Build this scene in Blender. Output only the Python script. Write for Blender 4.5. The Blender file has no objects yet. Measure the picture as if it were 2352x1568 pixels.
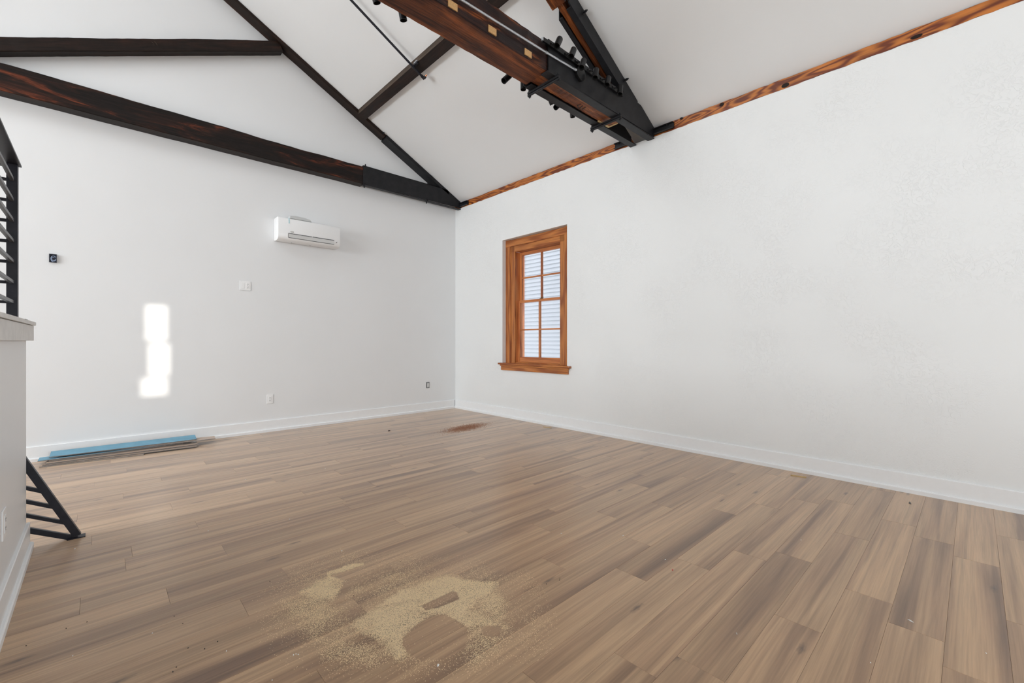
import bpy, bmesh, math, random
import numpy as np
from mathutils import Vector, Matrix

random.seed(7)
rng = np.random.default_rng(7)
scene = bpy.context.scene
col = scene.collection

# ------------------------------------------------------------------ camera
# corner of the room is the origin: back wall = plane y 0, right wall = plane x 0
H = 1.2                                     # camera height in metres
FPX = 1002.0                                # focal length in pixels of the 2352 px frame
YAW = math.atan2(947.0, 1002.0)
Fv = Vector((math.sin(YAW), math.cos(YAW), 0)); Rv = Vector((math.cos(YAW), -math.sin(YAW), 0))
_Z = FPX * H / 152.0
CAM = -(Fv * _Z + Rv * ((1046 - 1176) / FPX * _Z)); CAM.z = H
cd = bpy.data.cameras.new('camera'); cam = bpy.data.objects.new('camera', cd); col.objects.link(cam)
cd.sensor_width = 36.0; cd.lens = FPX / 2352 * 36.0; cd.clip_start = 0.05
cam.location = CAM; cam.rotation_euler = (math.pi / 2, 0, -YAW)
scene.camera = cam

def ray(px, py): return Fv + Rv * ((px - 1176) / FPX) + Vector((0, 0, (784 - py) / FPX))
def on(px, py, ax, val):
    d = ray(px, py); return CAM + d * ((val - CAM[ax]) / d[ax])

# ------------------------------------------------------------------ light and exposure
scene.view_settings.view_transform = 'Standard'
scene.view_settings.look = 'None'
scene.view_settings.exposure = 0.05
scene.view_settings.gamma = 1.0
scene.view_settings.use_curve_mapping = False

w = bpy.data.worlds.new('sky'); scene.world = w; w.use_nodes = True
bg = w.node_tree.nodes['Background']; bg.inputs[0].default_value = (0.84, 0.91, 1.0, 1); bg.inputs[1].default_value = 1.85

def area(name, loc, target, sx, sy, power, colr):
    l = bpy.data.lights.new(name, 'AREA'); l.shape = 'RECTANGLE'; l.size = sx; l.size_y = sy
    l.energy = power; l.color = colr
    o = bpy.data.objects.new(name, l); col.objects.link(o); o.location = loc
    o.rotation_euler = (Vector(target) - Vector(loc)).to_track_quat('-Z', 'Y').to_euler()
    return o
YR = -11.0                                  # rear wall, behind the camera
XL = -12.0                                  # left wall
RIDGE = -6.0
# added fill lamps, out of view, on closed walls without any window
FILL_TINT = (0.90, 0.96, 1.0)
area('fill_rear', (-3.0, YR + 0.02, 1.3), (-3.0, 0, 1.3), 2.4, 2.2, 125, FILL_TINT)
area('fill_left_far', (XL + 0.02, -2.6, 2.6), (0, -2.6, 2.5), 3.6, 1.7, 410, FILL_TINT)
area('fill_left_near', (XL + 0.02, -5.2, 2.6), (0, -5.2, 2.5), 2.4, 1.6, 60, FILL_TINT)
area('fill_roof', (-7.8, -2.4, 5.72), (-6.4, -2.4, 3.0), 2.2, 1.6, 75, FILL_TINT)  # added fill under the closed left roof slope, no skylight built
sun = bpy.data.lights.new('sun', 'SUN'); sun.energy = 2.4; sun.angle = math.radians(0.5); sun.color = (1.0, 0.95, 0.86)
so = bpy.data.objects.new('sun', sun); col.objects.link(so)
SUND = Vector((-0.035, 1.0, -0.125)).normalized()
so.rotation_euler = SUND.to_track_quat('-Z', 'Y').to_euler(); so.location = (-3, -14, 6)

# ------------------------------------------------------------------ materials
def mat(name):
    m = bpy.data.materials.new(name); m.use_nodes = True
    nt = m.node_tree; b = nt.nodes['Principled BSDF']
    return m, nt, b
def N(nt, t, **kw):
    n = nt.nodes.new(t)
    for k, v in kw.items():
        if k.startswith('i_'):
            key = k[2:]; key = int(key) if key.isdigit() else key.replace('_', ' ')
            n.inputs[key].default_value = v
        else: setattr(n, k, v)
    return n
def L(nt, a, b): nt.links.new(a, b)
def ramp(nt, stops):
    r = nt.nodes.new('ShaderNodeValToRGB'); e = r.color_ramp.elements
    while len(e) > 1: e.remove(e[-1])
    e[0].position = stops[0][0]; e[0].color = (*stops[0][1], 1)
    for p, c in stops[1:]:
        k = e.new(p); k.color = (*c, 1)
    return r
def g(v): return (v, v, v)
def mixc(nt, fac, a, b, mode='MIX'):
    m = nt.nodes.new('ShaderNodeMix'); m.data_type = 'RGBA'; m.blend_type = mode
    for sock, v in ((m.inputs[0], fac), (m.inputs[6], a), (m.inputs[7], b)):
        if hasattr(v, 'is_linked'): nt.links.new(v, sock)
        else: sock.default_value = v if isinstance(v, (int, float)) else (*v, 1)
    return m.outputs[2]
def plain(name, c, rough=0.5, metal=0.0, noise=0.0, nscale=30.0, spec=0.5):
    m, nt, b = mat(name); b.inputs['Specular IOR Level'].default_value = spec
    b.inputs['Base Color'].default_value = (*c, 1); b.inputs['Roughness'].default_value = rough; b.inputs['Metallic'].default_value = metal
    tc = N(nt, 'ShaderNodeTexCoord'); n = N(nt, 'ShaderNodeTexNoise', i_Scale=nscale, i_Detail=4.0)
    L(nt, tc.outputs['Object'], n.inputs['Vector'])
    lo = tuple(x * (1 - noise) for x in c); hi = tuple(min(1, x * (1 + noise)) for x in c)
    r = ramp(nt, [(0.3, lo), (0.7, hi)]); L(nt, n.outputs['Fac'], r.inputs['Fac']); L(nt, r.outputs['Color'], b.inputs['Base Color'])
    return m

M = {}
M['paint'] = plain('white_wall_paint', (0.80, 0.805, 0.81), 0.42, noise=0.008, nscale=2)
M['ceiling'] = plain('white_ceiling_paint', (0.80, 0.805, 0.805), 0.7, noise=0.01, nscale=1.5)
M['trimwhite'] = plain('white_trim_gloss', (0.85, 0.855, 0.86), 0.35, noise=0.01)
M['cap'] = plain('unpainted_plaster_cap', (0.74, 0.735, 0.72), 0.6, noise=0.06, nscale=14)
M['steel'] = plain('black_steel', (0.016, 0.016, 0.018), 0.42, 0.0, 0.25, 12, spec=0.22)
M['steel_edge'] = plain('dark_grey_rail_edge', (0.10, 0.105, 0.115), 0.35, 0.2, 0.15, 30, spec=0.22)
M['railblack'] = plain('black_rail_paint', (0.018, 0.018, 0.024), 0.38, 0.0, 0.2, 30, spec=0.22)
M['lampblack'] = plain('black_lamp_enamel', (0.010, 0.010, 0.011), 0.28, 0.0, 0.1, 30, spec=0.22)
M['lampinside'] = plain('matt_black_inside', (0.004, 0.004, 0.004), 0.8)
M['silver'] = plain('galvanised_steel', (0.55, 0.57, 0.60), 0.32, 0.85, 0.12, 60)
M['copper'] = plain('copper', (0.75, 0.36, 0.20), 0.35, 0.7, 0.1, 60)
M['plugwood'] = plain('pale_wood_plug', (0.62, 0.36, 0.15), 0.55, 0, 0.12, 90)
M['freshcut'] = plain('fresh_cut_wood', (0.56, 0.40, 0.19), 0.6, 0, 0.1, 60)
M['plastic'] = plain('white_plastic', (0.87, 0.87, 0.87), 0.3, 0, 0.004)
M['plastic2'] = plain('light_grey_plastic', (0.62, 0.62, 0.61), 0.4, 0, 0.01)
M['slot'] = plain('dark_slot', (0.03, 0.03, 0.03), 0.6)
M['tape'] = plain('pale_blue_tape', (0.52, 0.72, 0.76), 0.4)
M['film'] = plain('grey_packing_foam', (0.56, 0.57, 0.57), 0.5)
M['boxblue'] = plain('dark_blue_plastic_box', (0.012, 0.016, 0.035), 0.5)
M['wire'] = plain('blue_white_wire', (0.42, 0.52, 0.72), 0.4)
M['foam'] = plain('blue_foam_backing', (0.16, 0.35, 0.47), 0.65, 0, 0.10, 9)
M['edgegrey'] = plain('grey_plank_core', (0.20, 0.185, 0.175), 0.6, 0, 0.2, 30)
M['dust'] = plain('sawdust_tan', (1.0, 0.76, 0.48), 0.9, 0, 0.06, 400)
M['dustred'] = plain('reddish_wood_dust', (0.36, 0.17, 0.10), 0.9, 0, 0.2, 300)
M['chip'] = plain('white_paint_chip', (0.78, 0.77, 0.74), 0.6)
M['red'] = plain('red_plastic_scrap', (0.55, 0.03, 0.025), 0.4)
M['stick'] = plain('pale_wood_stick', (0.50, 0.34, 0.15), 0.6, 0, 0.15, 60)
M['darkbit'] = plain('dark_crumb', (0.03, 0.025, 0.022), 0.7)
M['siding'] = plain('white_vinyl_siding', (0.62, 0.63, 0.65), 0.5, 0, 0.02, 6)
M['brass'] = plain('dark_brass', (0.10, 0.07, 0.03), 0.35, 0.7)

def wall_texture():
    m, nt, b = mat('white_textured_plaster')
    b.inputs['Roughness'].default_value = 0.55; b.inputs['Base Color'].default_value = (0.80, 0.805, 0.80, 1)
    tc = N(nt, 'ShaderNodeTexCoord')
    n1 = N(nt, 'ShaderNodeTexNoise', i_Scale=17.0, i_Detail=3.0, i_Distortion=1.6)
    L(nt, tc.outputs['Object'], n1.inputs['Vector'])
    sub = N(nt, 'ShaderNodeMath', operation='SUBTRACT', i_1=0.5); L(nt, n1.outputs['Fac'], sub.inputs[0])
    ab = N(nt, 'ShaderNodeMath', operation='ABSOLUTE'); L(nt, sub.outputs[0], ab.inputs[0])
    r = ramp(nt, [(0.0, g(0.0)), (0.035, g(1.0))]); L(nt, ab.outputs[0], r.inputs['Fac'])
    n2 = N(nt, 'ShaderNodeTexNoise', i_Scale=1.9, i_Detail=3.0); L(nt, tc.outputs['Object'], n2.inputs['Vector'])
    r2 = ramp(nt, [(0.38, g(0.0)), (0.62, g(1.0))]); L(nt, n2.outputs['Fac'], r2.inputs['Fac'])
    mx = mixc(nt, r2.outputs['Color'], g(1.0), r.outputs['Color'])
    bp = N(nt, 'ShaderNodeBump', i_Strength=0.4, i_Distance=0.004); L(nt, mx, bp.inputs['Height'])
    L(nt, bp.outputs['Normal'], b.inputs['Normal'])
    return m
M['plaster'] = wall_texture()

def timber(name, dark, mid, hot, lo=0.46, hi=0.68, rough=0.42, gs=1.0, bump=0.35):
    """old stained timber, grain along local x; mid and hot show through the dark stain"""
    m, nt, b = mat(name)
    tc = N(nt, 'ShaderNodeTexCoord'); oi = N(nt, 'ShaderNodeObjectInfo')
    off = N(nt, 'ShaderNodeVectorMath', operation='ADD'); mul = N(nt, 'ShaderNodeMath', operation='MULTIPLY', i_1=37.0)
    L(nt, oi.outputs['Random'], mul.inputs[0]); L(nt, tc.outputs['Object'], off.inputs[0]); L(nt, mul.outputs[0], off.inputs[1])
    mp = N(nt, 'ShaderNodeMapping'); mp.inputs['Scale'].default_value = (1.6 * gs, 11 * gs, 11 * gs); L(nt, off.outputs[0], mp.inputs['Vector'])
    n1 = N(nt, 'ShaderNodeTexNoise', i_Scale=1.0, i_Detail=7.0, i_Roughness=0.62, i_Distortion=0.7); L(nt, mp.outputs[0], n1.inputs['Vector'])
    mp2 = N(nt, 'ShaderNodeMapping'); mp2.inputs['Scale'].default_value = (5 * gs, 95 * gs, 95 * gs); L(nt, off.outputs[0], mp2.inputs['Vector'])
    n2 = N(nt, 'ShaderNodeTexNoise', i_Scale=1.0, i_Detail=4.0, i_Roughness=0.6, i_Distortion=0.4); L(nt, mp2.outputs[0], n2.inputs['Vector'])
    r1 = ramp(nt, [(lo, dark), ((lo + hi) / 2, mid), (hi, hot)]); L(nt, n1.outputs['Fac'], r1.inputs['Fac'])
    r2 = ramp(nt, [(0.30, g(0.35)), (0.62, g(1.12))]); L(nt, n2.outputs['Fac'], r2.inputs['Fac'])
    L(nt, mixc(nt, 0.85, r1.outputs['Color'], r2.outputs['Color'], 'MULTIPLY'), b.inputs['Base Color'])
    b.inputs['Roughness'].default_value = rough; b.inputs['Specular IOR Level'].default_value = 0.22
    bp = N(nt, 'ShaderNodeBump', i_Strength=bump, i_Distance=0.004); L(nt, n2.outputs['Fac'], bp.inputs['Height']); L(nt, bp.outputs['Normal'], b.inputs['Normal'])
    return m
M['tie_dark'] = timber('black_brown_old_timber', (0.012, 0.008, 0.007), (0.028, 0.012, 0.008), (0.19, 0.045, 0.018), 0.46, 0.66, 0.42)
M['tie_face'] = timber('dark_stained_timber_face', (0.022, 0.012, 0.012), (0.055, 0.020, 0.013), (0.36, 0.10, 0.028), 0.47, 0.66, 0.34)
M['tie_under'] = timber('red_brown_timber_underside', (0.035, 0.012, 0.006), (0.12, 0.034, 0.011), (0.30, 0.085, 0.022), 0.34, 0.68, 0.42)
M['rafter'] = timber('dark_brown_rafter_timber', (0.014, 0.008, 0.006), (0.024, 0.011, 0.007), (0.07, 0.022, 0.010), 0.45, 0.78, 0.5)
M['purlin'] = timber('brown_black_purlin_timber', (0.018, 0.012, 0.010), (0.028, 0.014, 0.010), (0.09, 0.028, 0.013), 0.48, 0.80, 0.5)
M['purlin_side'] = timber('grey_brown_purlin_side', (0.06, 0.042, 0.030), (0.09, 0.062, 0.045), (0.14, 0.10, 0.07), 0.4, 0.7, 0.6)
M['splinter'] = timber('orange_splintered_timber', (0.06, 0.016, 0.006), (0.22, 0.06, 0.015), (0.46, 0.16, 0.04), 0.36, 0.66, 0.45, 1.4)

def ringwood(name, light, dark, scale=20.0, dist=4.0, stretch=0.10, rough=0.38, seed=0.0, knots=True):
    """clear varnished softwood or oak with growth ring figure along local x"""
    m, nt, b = mat(name)
    tc = N(nt, 'ShaderNodeTexCoord'); oi = N(nt, 'ShaderNodeObjectInfo')
    mul = N(nt, 'ShaderNodeMath', operation='MULTIPLY', i_1=19.0); L(nt, oi.outputs['Random'], mul.inputs[0])
    off = N(nt, 'ShaderNodeVectorMath', operation='ADD'); L(nt, tc.outputs['Object'], off.inputs[0]); L(nt, mul.outputs[0], off.inputs[1])
    mp = N(nt, 'ShaderNodeMapping'); mp.inputs['Scale'].default_value = (stretch, 1, 1); mp.inputs['Location'].default_value = (seed, seed, 0)
    L(nt, off.outputs[0], mp.inputs['Vector'])
    n0 = N(nt, 'ShaderNodeTexNoise', i_Scale=7.0, i_Detail=2.0); L(nt, mp.outputs[0], n0.inputs['Vector'])
    mm = N(nt, 'ShaderNodeMath', operation='MULTIPLY', i_1=scale * 2.2); L(nt, n0.outputs['Fac'], mm.inputs[0])
    sn = N(nt, 'ShaderNodeMath', operation='SINE'); L(nt, mm.outputs[0], sn.inputs[0])
    r = ramp(nt, [(0.0, light), (0.45, tuple(0.6 * a + 0.4 * c for a, c in zip(light, dark))), (0.95, dark)])
    mr = N(nt, 'ShaderNodeMapRange'); mr.inputs[1].default_value = -1.0; L(nt, sn.outputs[0], mr.inputs[0]); L(nt, mr.outputs[0], r.inputs['Fac'])
    mp2 = N(nt, 'ShaderNodeMapping'); mp2.inputs['Scale'].default_value = (4, 70, 70); L(nt, off.outputs[0], mp2.inputs['Vector'])
    n2 = N(nt, 'ShaderNodeTexNoise', i_Scale=1.0, i_Detail=3.0); L(nt, mp2.outputs[0], n2.inputs['Vector'])
    r2 = ramp(nt, [(0.3, g(0.72)), (0.6, g(1.1))]); L(nt, n2.outputs['Fac'], r2.inputs['Fac'])
    L(nt, mixc(nt, 0.8, r.outputs['Color'], r2.outputs['Color'], 'MULTIPLY'), b.inputs['Base Color'])
    b.inputs['Roughness'].default_value = rough
    return m
M['pine'] = ringwood('orange_heart_pine', (0.50, 0.165, 0.030), (0.15, 0.030, 0.008), 34, stretch=0.16, rough=0.36)
M['oak'] = ringwood('varnished_orange_oak', (0.50, 0.180, 0.045), (0.29, 0.080, 0.018), 16, rough=0.34, seed=3.0)
M['oaksash'] = ringwood('varnished_oak_sash', (0.58, 0.21, 0.065), (0.38, 0.105, 0.030), 9, rough=0.34, seed=8.0)

def plank_material(name, tint=1.0):
    m, nt, b = mat(name)
    tc = N(nt, 'ShaderNodeTexCoord'); oi = N(nt, 'ShaderNodeObjectInfo')
    sc = N(nt, 'ShaderNodeVectorMath', operation='SCALE'); L(nt, oi.outputs['Random'], sc.inputs['Scale']); sc.inputs[0].default_value = (61.0, 43.0, 17.0)
    off = N(nt, 'ShaderNodeVectorMath', operation='ADD'); L(nt, tc.outputs['Object'], off.inputs[0]); L(nt, sc.outputs[0], off.inputs[1])
    def noise(sx, sy, det, rgh=0.55, dist=0.0):
        mp = N(nt, 'ShaderNodeMapping'); mp.inputs['Scale'].default_value = (sx, sy, 1); L(nt, off.outputs[0], mp.inputs['Vector'])
        n = N(nt, 'ShaderNodeTexNoise', i_Scale=1.0, i_Detail=det, i_Roughness=rgh, i_Distortion=dist); L(nt, mp.outputs[0], n.inputs['Vector'])
        return n.outputs['Fac']
    broad = noise(0.42, 8.0, 3.0, 0.5, 0.5)
    fine = noise(2.6, 130.0, 4.0, 0.6, 0.3)
    mid = noise(0.75, 26.0, 4.0, 0.55, 0.9)
    base = ramp(nt, [(0.30, (0.225, 0.132, 0.080)), (0.44, (0.400, 0.246, 0.142)), (0.56, (0.500, 0.320, 0.184)), (0.75, (0.545, 0.356, 0.208))])
    L(nt, broad, base.inputs['Fac'])
    mr = ramp(nt, [(0.32, g(0.74)), (0.58, g(1.06))]); L(nt, mid, mr.inputs['Fac'])
    c = mixc(nt, 0.85, base.outputs['Color'], mr.outputs['Color'], 'MULTIPLY')
    fr = ramp(nt, [(0.30, g(0.78)), (0.62, g(1.07))]); L(nt, fine, fr.inputs['Fac'])
    c = mixc(nt, 0.75, c, fr.outputs['Color'], 'MULTIPLY')
    # knots
    mpk = N(nt, 'ShaderNodeMapping'); mpk.inputs['Scale'].default_value = (1.3, 5.0, 1); L(nt, off.outputs[0], mpk.inputs['Vector'])
    dn = N(nt, 'ShaderNodeTexNoise', i_Scale=22.0, i_Detail=2.0); L(nt, mpk.outputs[0], dn.inputs['Vector'])
    ad = N(nt, 'ShaderNodeVectorMath', operation='MULTIPLY_ADD'); ad.inputs[1].default_value = (0.10, 0.10, 0.0); L(nt, dn.outputs['Color'], ad.inputs[0]); L(nt, mpk.outputs[0], ad.inputs[2])
    v = N(nt, 'ShaderNodeTexVoronoi', i_Scale=1.0); v.voronoi_dimensions = '2D'; L(nt, ad.outputs[0], v.inputs['Vector'])
    kr = ramp(nt, [(0.010, g(1.0)), (0.075, g(0.0))]); L(nt, v.outputs['Distance'], kr.inputs['Fac'])
    sep = N(nt, 'ShaderNodeSeparateColor'); L(nt, v.outputs['Color'], sep.inputs[0])
    th = N(nt, 'ShaderNodeMath', operation='GREATER_THAN', i_1=0.68); L(nt, sep.outputs[0], th.inputs[0])
    kf = N(nt, 'ShaderNodeMath', operation='MULTIPLY'); L(nt, kr.outputs['Color'], kf.inputs[0]); L(nt, th.outputs[0], kf.inputs[1])
    kf2 = N(nt, 'ShaderNodeMath', operation='MULTIPLY', i_1=0.72); L(nt, kf.outputs[0], kf2.inputs[0])
    c = mixc(nt, kf2.outputs[0], c, (0.075, 0.050, 0.040))
    # tone of the single plank
    wn = N(nt, 'ShaderNodeTexWhiteNoise'); wn.noise_dimensions = '1D'; L(nt, oi.outputs['Random'], wn.inputs['W'])
    tr = ramp(nt, [(0.0, (0.87 * tint, 0.85 * tint, 0.83 * tint)), (0.30, (0.97 * tint,) * 3), (1.0, (1.05 * tint, 1.045 * tint, 1.04 * tint))]); L(nt, wn.outputs['Value'], tr.inputs['Fac'])
    c = mixc(nt, 1.0, c, tr.outputs['Color'], 'MULTIPLY')
    L(nt, c, b.inputs['Base Color'])
    b.inputs['Roughness'].default_value = 0.33; b.inputs['Specular IOR Level'].default_value = 0.5; b.inputs['Sheen Weight'].default_value = 0.25; b.inputs['Sheen Roughness'].default_value = 0.35
    bp = N(nt, 'ShaderNodeBump', i_Strength=0.15, i_Distance=0.001); L(nt, fine, bp.inputs['Height']); L(nt, bp.outputs['Normal'], b.inputs['Normal'])
    return m
M['plank'] = plank_material('oak_look_vinyl_plank')

def pane_material():
    m = bpy.data.materials.new('clear_window_glass'); m.use_nodes = True; nt = m.node_tree
    nt.nodes.remove(nt.nodes['Principled BSDF']); out = nt.nodes['Material Output']
    t = N(nt, 'ShaderNodeBsdfTransparent'); gl = N(nt, 'ShaderNodeBsdfGlossy', i_Roughness=0.02)
    fr = N(nt, 'ShaderNodeFresnel', i_IOR=1.35); mx = N(nt, 'ShaderNodeMixShader')
    L(nt, fr.outputs[0], mx.inputs[0]); L(nt, t.outputs[0], mx.inputs[1]); L(nt, gl.outputs[0], mx.inputs[2]); L(nt, mx.outputs[0], out.inputs[0])
    return m
M['glass'] = pane_material()

# ------------------------------------------------------------------ building helpers
def wloc(o):
    v = Vector((0, 0, 0))
    while o: v += o.location; o = o.parent
    return v
def tag(o, label=None, cat=None, group=None, kind=None):
    if label: o['label'] = label
    if cat: o['category'] = cat
    if group: o['group'] = group
    if kind: o['kind'] = kind
    return o
def empty(name, loc, label=None, cat=None, group=None, kind=None):
    o = bpy.data.objects.new(name, None); col.objects.link(o); o.location = loc; o.empty_display_size = 0.1
    return tag(o, label, cat, group, kind)
class MB:
    def __init__(s): s.v = []; s.f = []; s.m = []
    def add(s, vs, fs, mi=0):
        n = len(s.v); s.v += [tuple(p) for p in vs]; s.f += [tuple(i + n for i in f) for f in fs]; s.m += [mi] * len(fs); return s
    def box(s, x0, x1, y0, y1, z0, z1, mi=0):
        x0, x1 = sorted((x0, x1)); y0, y1 = sorted((y0, y1)); z0, z1 = sorted((z0, z1))
        return s.add([(x0,y0,z0),(x1,y0,z0),(x1,y1,z0),(x0,y1,z0),(x0,y0,z1),(x1,y0,z1),(x1,y1,z1),(x0,y1,z1)],
                     [(0,3,2,1),(4,5,6,7),(0,1,5,4),(1,2,6,5),(2,3,7,6),(3,0,4,7)], mi)
    def prism(s, pts, ax, a, b, mi=0):
        """polygon pts in the two other axes, extruded along axis ax from a to b"""
        def P(u, v, t): return {0: (t, u, v), 1: (u, t, v), 2: (u, v, t)}[ax]
        n = len(pts); vs = [P(u, v, a) for u, v in pts] + [P(u, v, b) for u, v in pts]
        fs = [tuple(range(n)), tuple(range(2 * n - 1, n - 1, -1))] + [(i, i + n, (i + 1) % n + n, (i + 1) % n) for i in range(n)]
        return s.add(vs, fs, mi)
    def tube(s, p0, p1, r0, r1=None, n=14, caps=True, mi=0):
        p0 = Vector(p0); p1 = Vector(p1); r1 = r0 if r1 is None else r1
        d = (p1 - p0).normalized(); u = d.orthogonal().normalized(); v = d.cross(u)
        vs = []
        for p, r in ((p0, r0), (p1, r1)):
            vs += [p + (u * math.cos(2 * math.pi * i / n) + v * math.sin(2 * math.pi * i / n)) * r for i in range(n)]
        fs = [(i, (i + 1) % n, (i + 1) % n + n, i + n) for i in range(n)]
        if caps: fs += [tuple(range(n - 1, -1, -1)), tuple(range(n, 2 * n))]
        return s.add(vs, fs, mi)
    def path(s, pts, r, n=8, mi=0):
        for a, b in zip(pts[:-1], pts[1:]): s.tube(a, b, r, n=n, mi=mi)
        return s
    def build(s, name, mats, parent=None, origin=None, bevel=0.0, smooth=False, weld=True):
        base = wloc(parent) if parent else Vector((0, 0, 0))
        org = Vector(origin) if origin is not None else base
        me = bpy.data.meshes.new(name)
        me.from_pydata([tuple(Vector(p) - org) for p in s.v], [], s.f)
        for k in (mats if isinstance(mats, (list, tuple)) else [mats]): me.materials.append(M[k])
        me.polygons.foreach_set('material_index', s.m)
        bm = bmesh.new(); bm.from_mesh(me)
        bmesh.ops.recalc_face_normals(bm, faces=bm.faces)
        if bevel > 0:
            ed = [e for e in bm.edges if len(e.link_faces) == 2 and e.calc_face_angle(0) > 0.6]
            bmesh.ops.bevel(bm, geom=ed, offset=bevel, segments=2, affect='EDGES', profile=0.6)
        bm.to_mesh(me); bm.free()
        if smooth:
            for p in me.polygons: p.use_smooth = True
            me.set_sharp_from_angle(angle=math.radians(38))
        o = bpy.data.objects.new(name, me); col.objects.link(o)
        if parent: o.parent = parent
        o.location = org - base
        return o
def struct(o): o['kind'] = 'structure'; return o
def HH(*a): return tuple(x * H for x in a)

# ------------------------------------------------------------------ shell
ZW = 2.985 * H            # top of plaster on the right wall
CE0, CS = 3.07 * H, 0.515 # ceiling: z = CE0 + CS*|x| up to the ridge
def ceil_z(x): return CE0 + CS * (-x if x > RIDGE else (x - 2 * RIDGE))
ZRIDGE = ceil_z(RIDGE)

# window opening in the right wall
WY_FAR = on(1154, 700, 0, 0).y; WY_NEAR = on(1302.5, 700, 0, 0).y
WZ0, WZ1 = 0.700 * H, 2.348 * H
TH = 0.30
mb = MB()
mb.box(0, TH, WY_FAR, 0.2, -0.1, ZW).box(0, TH, YR - 0.2, WY_NEAR, -0.1, ZW).box(0, TH, WY_NEAR, WY_FAR, -0.1, WZ0).box(0, TH, WY_NEAR, WY_FAR, WZ1, ZW)
struct(mb.build('wall_right', 'plaster'))
mb = MB(); mb.box(0.10, TH, YR - 0.2, 0.2, ZW, CE0 + 0.2)
struct(mb.build('trim_1', 'paint'))
gable = [(XL, -0.1), (0.0, -0.1), (0.0, CE0 + 0.02), (RIDGE, ZRIDGE + 0.02), (XL, CE0 + 0.02)]
struct(MB().prism(gable, 1, 0.0, 0.2).build('wall_back', 'paint'))
# rear gable behind the camera, with slots added to let the sun through
lift = 0.125 * 11.0; shift = 0.035 * 11.0
mb = MB(); yy = (YR - 0.10, YR)
segs = []                                   # three stepped slots, shaped to cut the sun patch on the back wall
for a, b in (((325, 866), (385, 906)), ((342, 787), (390, 861)), ((336, 698), (384, 782))):
    p, q = on(a[0], a[1], 1, 0.0), on(b[0], b[1], 1, 0.0)
    segs.append((p.x + shift, q.x + shift, q.z + lift, p.z + lift))
zc = -0.1
for x0s, x1s, z0s, z1s in segs:
    mb.box(XL, 0, *yy, zc, z0s).box(XL, x0s, *yy, z0s, z1s).box(x1s, 0, *yy, z0s, z1s); zc = z1s
mb.box(XL, 0, *yy, zc, CE0)
mb.prism([(XL, CE0), (0.0, CE0), (0.0, CE0 + 0.02), (RIDGE, ZRIDGE + 0.02), (XL, CE0 + 0.02)], 1, *yy)
struct(mb.build('wall_rear', 'paint'))
struct(MB().box(XL - 0.2, XL, YR - 0.2, 0.2, -0.1, CE0 + 0.2).build('wall_left', 'paint'))
mb = MB()
mb.prism([(0.35, ceil_z(0.0) - 0.35 * CS), (RIDGE, ZRIDGE), (RIDGE, ZRIDGE + 0.2), (0.35, ceil_z(0) + 0.2 - 0.35 * CS)], 1, YR - 0.2, 0.2)
mb.prism([(RIDGE, ZRIDGE), (XL - 0.2, CE0 - 0.2 * CS), (XL - 0.2, CE0 + 0.2), (RIDGE, ZRIDGE + 0.2)], 1, YR - 0.2, 0.2)
struct(mb.build('ceiling', 'ceiling'))

# ------------------------------------------------------------------ floor of planks
floor = struct(MB().box(XL, TH, YR, 0.1, -0.2, -0.008).build('floor', 'edgegrey'))
ROW = 0.14556 * H; EDGE0 = -4.294 * H; PL = 1.0065 * H
known = {}
def know(px, py):                       # butt joint seen in the photograph -> phase of its row
    p = on(px, py, 2, 0); known[math.floor((p.y - EDGE0) / ROW)] = p.x
for a, b in [((1552.3,1285.3),(1627.5,1312.1)), ((1414.5,1304.5),(1482,1332.5)), ((2064.5,1438.4),(2178,1475.4)), ((1917.8,1222),(1976,1236)),
             ((2192,1277.7),(2296.6,1302)), ((656.7,1304.5),(672.5,1323)), ((824.8,1372.7),(836.3,1385)), ((1055,1212.8),(1074.4,1221.7)),
             ((1080,1172.6),(1091,1178.6)), ((1244,1162),(1275,1175.6)), ((1250,1214),(1265,1221.7)), ((302.7,1262),(304,1277.7)), ((510,1254),(524,1276)),
             ((182,1383),(184,1417)), ((384,1359),(391,1386.5)), ((1208,1548),(1230,1566)), ((1436,1514),(1465,1530)), ((1264,1290),(1297,1306))]:
    know((a[0] + b[0]) / 2, (a[1] + b[1]) / 2)
GAP = 0.0005
def plank_mesh(ln):
    x, y, c = ln / 2 - GAP / 2, ROW / 2 - GAP / 2, 0.0007
    vs = [(-x,-y,-0.007),(x,-y,-0.007),(x,y,-0.007),(-x,y,-0.007),(-x,-y,-c),(x,-y,-c),(x,y,-c),(-x,y,-c),(-x+c,-y+c,0),(x-c,-y+c,0),(x-c,y-c,0),(-x+c,y-c,0)]
    fs = [(0,1,5,4),(1,2,6,5),(2,3,7,6),(3,0,4,7),(4,5,9,8),(5,6,10,9),(6,7,11,10),(7,4,8,11),(8,9,10,11)]
    me = bpy.data.meshes.new('plank'); me.from_pydata(vs, [], fs); me.materials.append(M['plank']); return me
full = plank_mesh(PL)
def in_view(x, y):
    d = Vector((x, y, 0)) - CAM; z = d.dot(Fv)
    if z < 0.6: return False
    px = 1176 + FPX * d.dot(Rv) / z; py = 784 + FPX * H / z
    return -160 < px < 2520 and py < 1760
pieces = []
rows = range(math.floor((YR - EDGE0) / ROW), math.ceil((0 - EDGE0) / ROW))
for r in rows:
    y0 = EDGE0 + r * ROW; y1 = min(y0 + ROW, 0.0)
    ph = known.get(r, None)
    if ph is None: ph = -(((r * 0.377) % 1.0) * PL + random.uniform(-0.1, 0.1) * PL)
    x = ph - math.ceil((ph - XL) / PL) * PL
    while x < 0:
        a, b = max(x, XL), min(x + PL, 0.0); x += PL
        if b - a > 0.03: pieces.append((a, b, y0, y1))
vis, rest = [], MB()
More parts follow.
